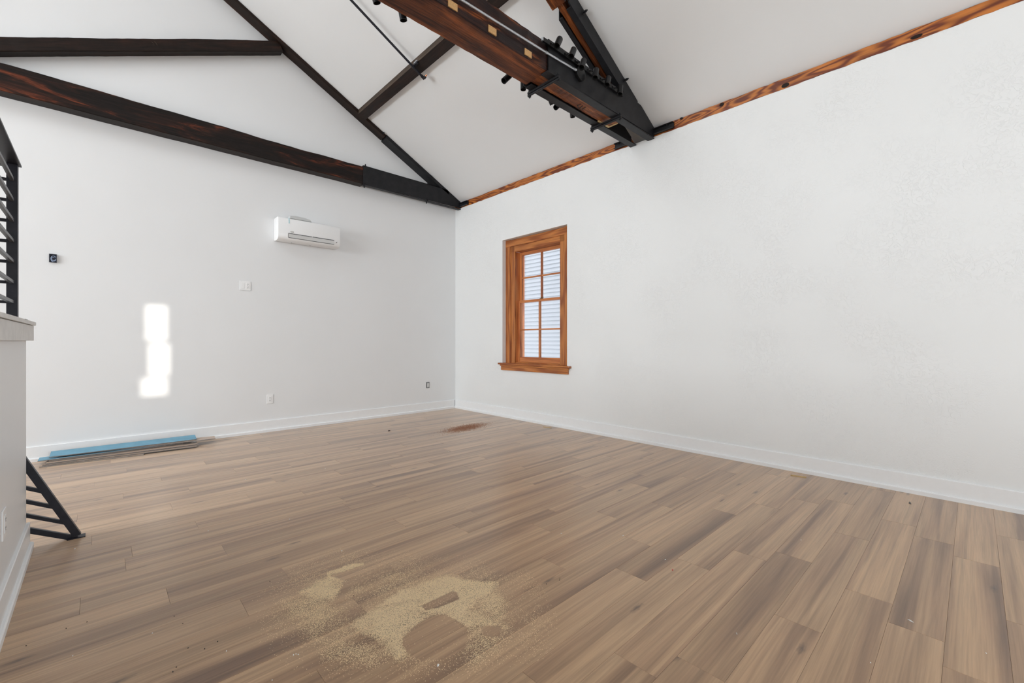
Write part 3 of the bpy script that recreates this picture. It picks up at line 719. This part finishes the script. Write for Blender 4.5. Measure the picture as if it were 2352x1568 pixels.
for px, py, a, b in kn:
    p = on(px, py, 0, -0.004); mb = MB(); n = 14
    vs = [(p.x - 0.0035, p.y + a * math.cos(t * 2 * math.pi / n), p.z + b * math.sin(t * 2 * math.pi / n)) for t in range(n)]
    vs += [(p.x + 0.004, q[1], q[2]) for q in vs]
    mb.add(vs, [tuple(range(n)), tuple(range(2 * n - 1, n - 1, -1))] + [(i, (i + 1) % n, (i + 1) % n + n, i + n) for i in range(n)])
    kp = [o for o in col.objects if o.name.startswith('wall_plate') and o['label'].startswith('orange knotty')][0]
    o = mb.build('knot', 'rafter'); mw = Matrix.Translation(kp.location) @ Matrix.Rotation(math.pi / 2, 4, 'Z')
    o.parent = kp; o.matrix_parent_inverse = mw.inverted()

# ------------------------------------------------------------------ window in the right wall
W1 = empty('window_1', (0, (WY_FAR + WY_NEAR) / 2, WZ0), kind='structure')
e = 0.060 * H
def Y(px, x): return on(px, 700, 0, x).y
cy0 = WY_FAR; cw = abs(Y(1182.2, e) - Y(1162.5, e)); cw2 = cw * 0.55
cb0 = WY_NEAR
def wbar(name, y0, y1, z0, z1, x0, x1, m='oak', parent=None, vertical=False, bevel=0.002):
    """window member; grain runs along its length"""
    c = Vector(((x0 + x1) / 2, (y0 + y1) / 2, (z0 + z1) / 2)); dx, dy, dz = abs(x1 - x0), abs(y1 - y0), abs(z1 - z0)
    o = MB()
    if vertical: o.box(-dz / 2, dz / 2, -dy / 2, dy / 2, -dx / 2, dx / 2); rot = (0, -math.pi / 2, 0)
    else: o.box(-dy / 2, dy / 2, -dx / 2, dx / 2, -dz / 2, dz / 2); rot = (0, 0, math.pi / 2)
    ob = o.build(name, m, bevel=bevel); ob.parent = parent or W1; ob.location = c - wloc(parent or W1); ob.rotation_euler = rot
    return ob
zs = WZ0 + 0.022                           # top of the stool
# outer and inner casing strips
wbar('side_casing', cy0 - cw2, cy0, zs, WZ1, e, e + 0.03, vertical=True); wbar('side_casing', cb0, cb0 + cw2, zs, WZ1, e, e + 0.03, vertical=True)
wbar('head_casing', cb0, cy0, WZ1 - cw2, WZ1 - 0.006, e - 0.002, e + 0.03)
wbar('inner_casing', cy0 - cw, cy0 - cw2, zs, WZ1 - cw2, e + 0.012, e + 0.04, vertical=True); wbar('inner_casing', cb0 + cw2, cb0 + cw, zs, WZ1 - cw2, e + 0.012, e + 0.04, vertical=True)
wbar('inner_head_casing', cb0 + cw2, cy0 - cw2, WZ1 - cw, WZ1 - cw2, e + 0.012, e + 0.04)
# jambs back to the sashes
xj0, xj1 = e + 0.040, TH
wbar('jamb', cy0 - cw - 0.001 - 0.0, cy0 - cw + 0.02, zs, WZ1 - cw, xj0, xj1, 'oaksash', vertical=True); wbar('jamb', cb0 + cw - 0.02, cb0 + cw, zs, WZ1 - cw, xj0, xj1, 'oaksash', vertical=True)
wbar('head_jamb', cb0 + cw, cy0 - cw, WZ1 - cw, WZ1 - cw + 0.02, xj0, xj1, 'oaksash')
jy0, jy1 = cb0 + cw, cy0 - cw              # clear opening
jz1 = WZ1 - cw
zm = on(1240, 689, 0, e + 0.10).z          # meeting rail
def sash(name, z0, z1, x0, x1, stile, topr, botr):
    s = empty(name, (x0, (jy0 + jy1) / 2, z0)); s.parent = W1; s.location = Vector((x0, (jy0 + jy1) / 2, z0)) - W1.location
    def b(n, *a, **k): return wbar(n, *a, x0, x1, 'oaksash', parent=s, **k)
    b('stile', jy0, jy0 + stile, z0, z1, vertical=True); b('stile', jy1 - stile, jy1, z0, z1, vertical=True)
    b('bottom_rail', jy0 + stile, jy1 - stile, z0, z0 + botr); b('top_rail', jy0 + stile, jy1 - stile, z1 - topr, z1)
    ym = (jy0 + jy1) / 2; zmid = (z0 + botr + z1 - topr) / 2; mw = 0.022
    b('muntin', ym - mw / 2, ym + mw / 2, z0 + botr, z1 - topr, vertical=True, bevel=0.003)
    wbar('muntin', jy0 + stile, ym - mw / 2, zmid - mw / 2, zmid + mw / 2, x0 + 0.003, x1 - 0.003, 'oaksash', parent=s)
    wbar('muntin', ym + mw / 2, jy1 - stile, zmid - mw / 2, zmid + mw / 2, x0 + 0.003, x1 - 0.003, 'oaksash', parent=s)
    xm = (x0 + x1) / 2
    for ya, yb in ((jy0 + stile, ym - mw / 2), (ym + mw / 2, jy1 - stile)):
        for za, zb_ in ((z0 + botr, zmid - mw / 2), (zmid + mw / 2, z1 - topr)):
            MB().box(xm - 0.002, xm + 0.002, ya, yb, za, zb_).build('pane', 'glass', s)
    return s
sash('lower_sash', zs + 0.012, zm + 0.018, e + 0.075, e + 0.115, 0.050, 0.036, 0.085)
sash('upper_sash', zm - 0.018, jz1 - 0.004, e + 0.120, e + 0.158, 0.050, 0.050, 0.036)
wbar('sill', jy0, jy1, zs - 0.03, zs + 0.012, e + 0.03, TH + 0.06, 'oak')
ym = (jy0 + jy1) / 2
MB().box(e + 0.080, e + 0.110, ym - 0.055, ym - 0.005, zm + 0.018, zm + 0.026).tube((e + 0.095, ym - 0.03, zm + 0.026), (e + 0.095, ym - 0.03, zm + 0.036), 0.010, n=10).box(e + 0.088, e + 0.100, ym - 0.075, ym - 0.03, zm + 0.034, zm + 0.042).build('sash_lock', 'brass', W1)
# stool and apron
ys0 = on(1143.5, 838, 0, -0.05).y; ys1 = on(1307, 845, 0, -0.05).y
wbar('stool', ys1, ys0, WZ0 - 0.006, zs, -0.055, e + 0.04, 'oak', bevel=0.006)
ya0 = on(1150, 845, 0, -0.03).y; ya1 = on(1303.5, 850, 0, -0.03).y
zap = on(1305, 860, 0, -0.03).z
wbar('apron', ya1, ya0, zap, WZ0 - 0.028, -0.026, 0.0, 'oak')
wbar('cove_moulding', ya1 - 0.012, ya0 + 0.012, WZ0 - 0.028, WZ0 - 0.006, -0.040, 0.0, 'oak', bevel=0.005)

# the house next door: clapboards seen through the panes
NB = empty('neighbouring_house', (2.3, -3.0, 0), 'white clapboard wall of the house next door seen through the window', 'house')
MB().box(2.32, 2.5, -4.2, 3.4, -0.6, 5.6).build('house_wall', 'siding', NB)
ex = 0.086; me = None
for k in range(int(6.0 / ex)):
    z = -0.5 + k * ex
    if me is None:
        o = MB().prism([(0.0, 0.0), (-0.034, 0.0), (-0.034, 0.008), (-0.006, ex), (0.0, ex)], 1, -3.7, 3.7).build('clapboard', 'siding'); me = o.data
        o.parent = NB
    else:
        o = bpy.data.objects.new('clapboard', me); col.objects.link(o); o.parent = NB
    o.location = Vector((2.32, -0.4, z)) - NB.location

# ------------------------------------------------------------------ things on the back wall
# split air conditioner
AX0 = on(634, 520, 1, -0.10).x; AX1 = on(779, 545, 1, -0.16).x
AZ0, AZ1 = 2.118 * H, 2.372 * H
AC = empty('air_conditioner', ((AX0 + AX1) / 2, 0, AZ0), 'white split air conditioner unit mounted high on the back wall', 'air conditioner')
dep = 0.20
pf = [(0, AZ0 + 0.012), (-0.05, AZ0), (-0.145, AZ0 + 0.003), (-0.180, AZ0 + 0.018), (-0.193, AZ0 + 0.042), (-0.1985, AZ0 + 0.09), (-0.20, AZ0 + 0.15), (-0.198, AZ1 - 0.03), (-0.185, AZ1 - 0.008), (-0.165, AZ1), (0, AZ1)]
b = MB().prism(pf, 0, AX0, AX1); b.build('casing', 'plastic', AC, bevel=0.008, smooth=True)
# louvre with its dark gaps on the lower front
lx0, lx1 = AX0 + 0.125, AX1 - 0.085
MB().prism([(-0.188, AZ0 + 0.044), (-0.1970, AZ0 + 0.044), (-0.2022, AZ0 + 0.092), (-0.19, AZ0 + 0.092)], 0, lx0, lx1).build('louvre', 'plastic2', AC)
xm = (lx0 + lx1) / 2
for xa, xb in ((lx0 + 0.004, xm - 0.004), (xm + 0.004, lx1 - 0.002)):
    MB().box(xa, xb, -0.2020, -0.19, AZ0 + 0.0935, AZ0 + 0.101).build('air_slot', 'slot', AC)
MB().box(lx0, lx1, -0.1965, -0.18, AZ0 + 0.0385, AZ0 + 0.0435).build('air_slot', 'slot', AC)
MB().prism([(-0.188, AZ0 + 0.046), (-0.1974, AZ0 + 0.046), (-0.2024, AZ0 + 0.100), (-0.19, AZ0 + 0.100)], 0, lx0 - 0.004, lx0 - 0.0002).build('side_gap', 'slot', AC)
def disc(parent, name, m, c, a, bz, t=0.0015):
    n = 24; vs = [(c[0] + a * math.cos(2 * math.pi * i / n), c[1], c[2] + bz * math.sin(2 * math.pi * i / n)) for i in range(n)]
    vs += [(x, y - t, z) for x, y, z in vs]
    return MB().add(vs, [tuple(range(n)), tuple(range(2 * n - 1, n - 1, -1))] + [(i, (i + 1) % n, (i + 1) % n + n, i + n) for i in range(n)]).build(name, m, parent)
lg = disc(AC, 'oval_badge', 'edgegrey', (lx0 + 0.045, -0.2010, AZ0 + 0.122), 0.022, 0.0085)
disc(lg, 'badge_face', 'plastic2', (lx0 + 0.045, -0.2026, AZ0 + 0.122), 0.019, 0.0062, 0.0008)
disc(AC, 'sensor', 'edgegrey', (lx1 + 0.032, -0.1985, AZ0 + 0.072), 0.008, 0.008, 0.004)
MB().prism([(-0.2005, AZ1 - 0.075), (-0.2022, AZ1 - 0.075), (-0.2000, AZ1 - 0.03), (-0.1865, AZ1 - 0.006), (-0.166, AZ1 + 0.0015), (-0.15, AZ1 + 0.0015), (-0.15, AZ1), (-0.166, AZ1), (-0.185, AZ1 - 0.008), (-0.198, AZ1 - 0.03)], 0, AX0 + 0.125, AX0 + 0.140).build('tape_strip', 'tape', AC)
for xx in (AX0 + 0.20, AX0 + 0.44): disc(AC, 'screw_cover', 'slot', (xx, -0.075, AZ0 + 0.0005), 0.007, 0.003)
fz = AZ1
pts = [(AX0 + 0.15, fz + 0.001), (AX0 + 0.43, fz + 0.001), (AX0 + 0.41, fz + 0.026), (AX0 + 0.34, fz + 0.040), (AX0 + 0.22, fz + 0.046), (AX0 + 0.15, fz + 0.036)]
ff = MB().prism(pts, 1, -0.178, -0.08).build('packing_foam', 'film', bevel=0.006); tag(ff, 'grey strip of packing foam lying on top of the air conditioner', 'packing foam')

c = on(563, 656, 1, 0)
outlet('wall_plate_outlet', (c.x, 0, c.z), 1, -1, 0.124, 0.120, 'white double plate with one outlet halfway up the back wall', 'outlet', ('blank', 'duplex'))
c = on(619.7, 916, 1, 0)
outlet('wall_outlet', (c.x, 0, c.z), 1, -1, 0.076, 0.122, 'single white outlet plate above the baseboard of the back wall', 'outlet')
c = on(982.7, 884, 1, 0)
OB = empty('bare_outlet', (c.x, 0, c.z), 'bare outlet without its cover plate, dark box showing, near the corner', 'outlet')
MB().box(c.x - 0.029, c.x + 0.029, -0.003, 0.0, c.z - 0.052, c.z + 0.052).build('box', 'slot', OB, bevel=0.001)
rc = MB().box(c.x - 0.017, c.x + 0.017, -0.014, -0.003, c.z - 0.034, c.z + 0.034).build('receptacle', 'plastic2', OB, bevel=0.002)
MB().box(c.x - 0.008, c.x + 0.008, -0.005, -0.003, c.z - 0.050, c.z + 0.050).build('yoke', 'silver', OB)
# junction box with loose wires
a = on(113, 583, 1, 0); b = on(130.5, 603.5, 1, 0)
x0, x1, z0, z1 = a.x, b.x, b.z, a.z
JB = empty('junction_box', ((x0 + x1) / 2, 0, (z0 + z1) / 2), 'open dark blue junction box with coiled wires high on the back wall', 'junction box')
t = 0.004
MB().box(x0, x1, -0.003, 0, z0, z1).build('box_back', 'boxblue', JB)
MB().box(x0, x0 + t, -0.02, 0, z0, z1).box(x1 - t, x1, -0.02, 0, z0, z1).box(x0, x1, -0.02, 0, z0, z0 + t).box(x0, x1, -0.02, 0, z1 - t, z1).build('box_rim', 'boxblue', JB)
cx, cz = (x0 + x1) / 2 + 0.004, (z0 + z1) / 2 - 0.006
for k, (r1, r2, st, en) in enumerate(((0.020, 0.030, 0.6, 4.6), (0.012, 0.016, 1.0, 5.6), (0.017, 0.024, 2.4, 6.4))):
    pts = [(cx + r1 * math.cos(st + (en - st) * i / 12), -0.010 - 0.004 * k, cz + r2 * math.sin(st + (en - st) * i / 12)) for i in range(13)]
    MB().path(pts, 0.0028 if k == 0 else 0.0020, 6).build('wire', 'wire', JB, smooth=True)

# ------------------------------------------------------------------ leftover planks lying along the back wall
PW = ROW; PT = 0.008
def loose_plank(label, pa, pb, z, face, tilt=0.0, rz=0.0, width=PW, grp=None, front_off=0.0):
    """plank lying with its front edge from floor point pa to pb, at height z"""
    pa = Vector(pa); pb = Vector(pb); d = pb - pa; ln = math.hypot(d.x, d.y); ang = math.atan2(d.y, d.x); pitch = -math.atan2(d.z, ln)
    mb = MB().box(0, ln, 0, width, 0, PT - 0.002)
    o = MB(); o.box(0, ln, 0, width, 0.0, PT, 0)
    o.m = [0] * 6; o.m[1] = 1
    ob = o.build('loose_plank', ['edgegrey', face], bevel=0.0008)
    ob.location = (pa.x, pa.y, pa.z); ob.rotation_euler = (tilt, pitch, ang); ob.location.z += z
    tag(ob, label, 'plank', grp); return ob
GP = 'leftover flooring planks stacked along the back wall'
def fl(px, py, z=0.0): return on(px, py, 2, z)
zz = 0.001
stack = [
    ((90, 1073.5), (330, 1045), 'plank', 'bottom leftover plank of the stack, resting on the floor'),
    ((97, 1070), (452, 1026), 'plank', 'second leftover plank from the bottom of the stack by the back wall'),
    ((104, 1066), (455, 1021), 'plank', 'third leftover plank from the bottom of the stack by the back wall'),
    ((112, 1060), (440, 1017), 'plank', 'fourth leftover plank from the bottom of the stack by the back wall'),
    ((86, 1060.5), (420, 1018), 'foam', 'blue backed leftover plank poking out of the stack at the railing end'),
    ((165, 1045.5), (495, 1008), 'plank', 'brown leftover plank poking out past the stack towards the corner'),
    ((112.5, 1051.0), (452, 1009.5), 'foam', 'topmost leftover plank of the stack with its blue foam backing up')]
for i, (a, b, face, lab) in enumerate(stack):
    z = 0.0005 + i * 0.0105
    pa = on(*a, 2, z + 0.0); pb = on(*b, 2, z)
    pb = pa + (pb - pa).normalized() * (min((pb - pa).length, PL) if i else (pb - pa).length)
    wmax = min(PW, -0.042 - max(pa.y, pb.y))
    loose_plank(lab, (pa.x, pa.y, 0), (pb.x, pb.y, 0), z, face, width=wmax, grp=GP, tilt=0.13 if i == 6 else 0.0)
# ------------------------------------------------------------------ sawdust on the floor
def flo(pts): return np.array([[*on(x, y, 2, 0)[:2]] for x, y in pts])
def Zm(pts): return flo([(600 + x / 3.36, 1230 + y / 3.36) for x, y in pts])
def sdist(P, poly):
    """signed distance (inside positive) of points to polygon"""
    n = len(poly); d = np.full(len(P), 1e9); ins = np.zeros(len(P), bool)
    for i in range(n):
        a = poly[i]; b = poly[(i + 1) % n]; e_ = b - a; w_ = P - a
        t_ = np.clip((w_ @ e_) / (e_ @ e_ + 1e-12), 0, 1); q = w_ - t_[:, None] * e_
        d = np.minimum(d, np.hypot(q[:, 0], q[:, 1]))
        c1 = (a[1] <= P[:, 1]) != (b[1] <= P[:, 1])
        xs = a[0] + (P[:, 1] - a[1]) / (b[1] - a[1] + 1e-12) * (b[0] - a[0])
        ins ^= c1 & (P[:, 0] < xs)
    return np.where(ins, d, -d)
heavy = [(Zm([(900,560),(1060,430),(1250,365),(1470,305),(1620,345),(1810,365),(1790,410),(1650,520),(1600,600),(1700,690),(1610,695),(1540,680),(1420,605),(1310,600),(1235,575),(1215,500),(1150,510)]), 0.92, 0.035),
         (Zm([(690,690),(900,560),(1200,500),(1250,590),(1330,610),(1200,680),(1110,770),(1085,850),(1135,915),(1060,950),(980,900),(940,820),(840,760)]), 0.85, 0.05),
         (Zm([(290,440),(430,350),(520,330),(625,355),(605,420),(575,500),(480,490),(390,520)]), 0.8, 0.05),
         (Zm([(1560,560),(1720,600),(1860,690),(1900,720),(1700,700),(1590,690)]), 0.6, 0.05),
         (Zm([(515,285),(640,240),(800,195),(790,215),(650,262),(545,300),(600,345),(560,345)]), 0.9, 0.012),
         (Zm([(1590,700),(1700,690),(1850,700),(1900,800),(1800,900),(1640,960),(1590,860)]), 0.30, 0.10),
         (Zm([(150,520),(400,480),(620,560),(560,640),(420,800),(800,860),(940,900),(900,980),(560,940),(330,700)]), 0.30, 0.08),
         (Zm([(1640,520),(1800,400),(1900,520),(1850,620),(1740,600)]), 0.45, 0.06)]
haze = (Zm([(60,500),(300,260),(560,140),(900,150),(1500,200),(2000,300),(2150,620),(2100,860),(1600,1000),(900,1010),(380,940),(100,700)]), 0.13, 0.30)
clear = [(Zm([(1090,850),(1085,800),(1120,760),(1200,680),(1330,615),(1420,608),(1540,672),(1590,710),(1590,800),(1560,880),(1400,960),(1250,960),(1140,915)]), 0.010),
         (Zm([(1232,540),(1480,425),(1512,440),(1532,490),(1360,560),(1265,578)]), 0.008),
         (Zm([(570,312),(650,282),(810,280),(720,312),(630,352)]), 0.010),
         (Zm([(1700,700),(1850,690),(1855,770),(1780,790),(1705,770)]), 0.012),
         (Zm([(560,500),(640,370),(700,380),(640,480),(600,560)]), 0.02)]
allp = np.vstack([haze[0]]); lo = allp.min(0) - 0.1; hi = allp.max(0) + 0.1
NC = 800000
P = lo + rng.random((NC, 2)) * (hi - lo)
def vnoise(P, s, seed):
    r = np.random.default_rng(seed); G = r.random((128, 128)); q = P / s; i = np.floor(q).astype(int); f_ = q - i; f_ = f_ * f_ * (3 - 2 * f_)
    a = G[i[:, 0] % 128, i[:, 1] % 128]; b_ = G[(i[:, 0] + 1) % 128, i[:, 1] % 128]; c_ = G[i[:, 0] % 128, (i[:, 1] + 1) % 128]; d_ = G[(i[:, 0] + 1) % 128, (i[:, 1] + 1) % 128]
    return (a * (1 - f_[:, 0]) + b_ * f_[:, 0]) * (1 - f_[:, 1]) + (c_ * (1 - f_[:, 0]) + d_ * f_[:, 0]) * f_[:, 1]
Pn = P + 0.03 * np.stack([vnoise(P, 0.07, 1) - .5, vnoise(P, 0.07, 2) - .5], 1) + 0.012 * np.stack([vnoise(P, 0.02, 3) - .5, vnoise(P, 0.02, 4) - .5], 1)
den = np.zeros(NC)
for poly, k, sft in heavy:
    den = np.maximum(den, k * np.clip(sdist(Pn, poly) / sft + 0.5, 0, 1))
den = den * (0.75 + 0.5 * vnoise(P, 0.05, 7)) * (0.8 + 0.4 * vnoise(P, 0.014, 8))
hz = haze[1] * np.clip(sdist(Pn, haze[0]) / haze[2] + 0.3, 0, 1) * (0.2 + 1.6 * vnoise(P, 0.09, 9) ** 2)
den = np.maximum(den, hz)
for poly, sft in clear:
    den *= 1 - 0.97 * np.clip(sdist(P, poly) / sft + 0.5, 0, 1)
keep = rng.random(NC) < np.clip(den, 0, 1) * 1.0
Q = P[keep]; nq = len(Q); print('grains', nq)
sz = rng.uniform(0.0008, 0.0018, nq); an = rng.uniform(0, 2 * np.pi, nq); hz_ = rng.uniform(0.0, 0.0012, nq) + 0.0002
V = np.zeros((nq, 4, 3))
for k in range(3):
    V[:, k, 0] = Q[:, 0] + sz * np.cos(an + k * 2.094) * 1.3; V[:, k, 1] = Q[:, 1] + sz * np.sin(an + k * 2.094) * 1.3; V[:, k, 2] = hz_
V[:, 3, 0] = Q[:, 0]; V[:, 3, 1] = Q[:, 1]; V[:, 3, 2] = hz_ + sz * 0.22
idx = np.arange(nq)[:, None] * 4
FF = np.concatenate([idx + np.array([[0, 1, 3]]), idx + np.array([[1, 2, 3]]), idx + np.array([[2, 0, 3]])], 1).reshape(-1, 3)
def np_mesh(name, V, FF, m):
    me = bpy.data.meshes.new(name); V = V.reshape(-1, 3).astype(np.float32)
    me.vertices.add(len(V)); me.vertices.foreach_set('co', V.ravel())
    me.loops.add(FF.size); me.loops.foreach_set('vertex_index', FF.ravel().astype(np.int32))
    me.polygons.add(len(FF)); me.polygons.foreach_set('loop_start', np.arange(0, FF.size, 3, dtype=np.int32))
    me.update(calc_edges=True); me.materials.append(M[m])
    o = bpy.data.objects.new(name, me); col.objects.link(o); return o
sd = np_mesh('sawdust', V, FF, 'dust')
tag(sd, 'pale tan sawdust spilled on the floorboards around a round clean spot', 'sawdust', kind='stuff')
# small reddish dust pile near the far corner
ctr = on(1070, 982, 2, 0); n = 5200
rr = rng.normal(size=(n, 2)) * np.array([0.17, 0.085]); rr[:, 0] += rr[:, 1] * 0.6
Q = np.array([ctr.x, ctr.y]) + rr; nq = n
sz = rng.uniform(0.0015, 0.004, nq); an = rng.uniform(0, 2 * np.pi, nq); V = np.zeros((nq, 4, 3))
for k in range(3):
    V[:, k, 0] = Q[:, 0] + sz * np.cos(an + k * 2.094) * 1.3; V[:, k, 1] = Q[:, 1] + sz * np.sin(an + k * 2.094) * 1.3; V[:, k, 2] = 0.0004
V[:, 3, 0] = Q[:, 0]; V[:, 3, 1] = Q[:, 1]; V[:, 3, 2] = sz
idx = np.arange(nq)[:, None] * 4
FF = np.concatenate([idx + np.array([[0, 1, 3]]), idx + np.array([[1, 2, 3]]), idx + np.array([[2, 0, 3]])], 1).reshape(-1, 3)
tag(np_mesh('wood_dust', V, FF, 'dustred'), 'thin reddish wood dust on the floor near the far corner', 'dust', kind='stuff')

# ------------------------------------------------------------------ scraps left on the floor
def scrap(name, label, cat, px, py, m, lx, ly, lz, rz=0.0, group=None, seed=0):
    """irregular flat fragment"""
    rr = random.Random(seed or int(px)); p = on(px, py, 2, 0); n = 7
    rim = [(lx / 2 * math.cos(t * 2 * math.pi / n) * rr.uniform(0.7, 1.1), ly / 2 * math.sin(t * 2 * math.pi / n) * rr.uniform(0.7, 1.1)) for t in range(n)]
    cs, sn = math.cos(rz), math.sin(rz); rim = [(x * cs - y * sn, x * sn + y * cs) for x, y in rim]
    vs = [(p.x + x, p.y + y, 0.0002) for x, y in rim] + [(p.x + x * 0.75, p.y + y * 0.75, lz * rr.uniform(0.6, 1)) for x, y in rim]
    o = MB().add(vs, [tuple(range(n - 1, -1, -1)), tuple(range(n, 2 * n))] + [(i, (i + 1) % n, (i + 1) % n + n, i + n) for i in range(n)]).build(name, m, origin=(p.x, p.y, 0))
    return tag(o, label, cat, group)
p = on(1834, 1094, 2, 0)
dv = (on(1852, 1096.5, 2, 0) - on(1816, 1091.5, 2, 0)); rz = math.atan2(dv.y, dv.x)
o = MB().box(-dv.length / 2, dv.length / 2, -0.012, 0.012, 0.0002, 0.006).build('wood_stick', 'stick', bevel=0.001); o.location = (p.x, p.y, 0); o.rotation_euler = (0, 0, rz)
tag(o, 'short flat pale wood stick on the floor by the right baseboard', 'wood stick')
p = on(1257, 981.5, 2, 0); dv = (on(1266, 983, 2, 0) - on(1248, 980, 2, 0)); rz = math.atan2(dv.y, dv.x)
o = MB().box(-dv.length / 2, dv.length / 2, -0.010, 0.010, 0.0002, 0.006).build('wood_stick', 'stick', bevel=0.001); o.location = (p.x, p.y, 0); o.rotation_euler = (0, 0, rz)
tag(o, 'small thin stick on the floor between window and far corner', 'wood stick')
scrap('red_scrap', 'tiny bright red plastic scrap on a dark floor plank', 'scrap', 1545, 1309, 'red', 0.014, 0.007, 0.004, 0.4)
scrap('white_sliver', 'narrow curved white sliver on the floor towards the right wall', 'chip', 2092, 1426, 'chip', 0.026, 0.008, 0.003, 1.1)
scrap('white_chip', 'large white chip on the floor just below the round clean spot', 'chip', 1006, 1528, 'chip', 0.016, 0.010, 0.004, 0.6)
scrap('grey_scrap', 'small curled grey scrap lying near the right baseboard', 'scrap', 2090, 1156, 'edgegrey', 0.036, 0.016, 0.012, 0.3)
scrap('dark_scrap', 'small dark scrap on the floor below the bare outlet', 'scrap', 894, 989.5, 'darkbit', 0.040, 0.018, 0.012, 0.0)
scrap('shaving', 'pale wood shaving on the floor between sawdust and right wall', 'shaving', 1692, 1455, 'chip', 0.012, 0.004, 0.003, 0.7)
WHITE = [
    ('tiny white speck on the floor planks not far from the back wall baseboard', [(747,1076),(564,1101)]),
    ('tiny white speck on bare planks between the stair railing and the sawdust', [(665,1192),(478,1219)]),
    ('tiny white speck right beside the foot of the stair railing', [(172,1260)]),
    ('tiny white speck on the planks between the half wall and the sawdust', [(350,1454),(520,1495),(167,1506),(625,1562)]),
    ('tiny white speck in a cluster of three beside the sawdust', [(674,1504),(680,1502),(685,1503)]),
    ('tiny white speck at the far rim of the sawdust', [(785,1265)]),
    ('tiny white speck on the planks around the red scrap', [(1289,1225),(1528,1285),(1431,1230)]),
    ('tiny white speck on the planks beyond the curved white sliver', [(2265,1500),(2000,1522)]),
    ('tiny white speck on the floor before the flat pale stick', [(1840,1240)]),
    ('tiny white speck close to the reddish wood dust', [(1030,1037)])]
DARK = [
    ('tiny dark crumb on the floor along the half wall baseboard', [(200,1428),(152,1443),(60,1483)]),
    ('tiny dark crumb on bare planks between half wall and sawdust', [(400,1415),(420,1432),(432,1488),(500,1473),(470,1490),(405,1532),(397,1543)]),
    ('tiny dark crumb between the sawdust and the red scrap', [(1285,1332),(1255,1341),(1286,1328)]),
    ('tiny dark crumb lying in or beside the sawdust', [(966,1305),(812,1368),(920,1290),(620,1335)])]
i = 0
for lab, spots in WHITE:
    for x, y in spots:
        sc_ = 0.0065 if y > 1300 else 0.010
        scrap('white_speck', lab, 'speck', x, y, 'chip', sc_, sc_ * 0.7, 0.003, 0.2 * i, 'plaster specks strewn on the floor', seed=100 + i); i += 1
for lab, spots in DARK:
    for x, y in spots:
        scrap('dark_crumb', lab, 'crumb', x, y, 'darkbit', 0.0055, 0.004, 0.003, 0.5 * i, 'dark crumbs strewn on the floor', seed=200 + i); i += 1
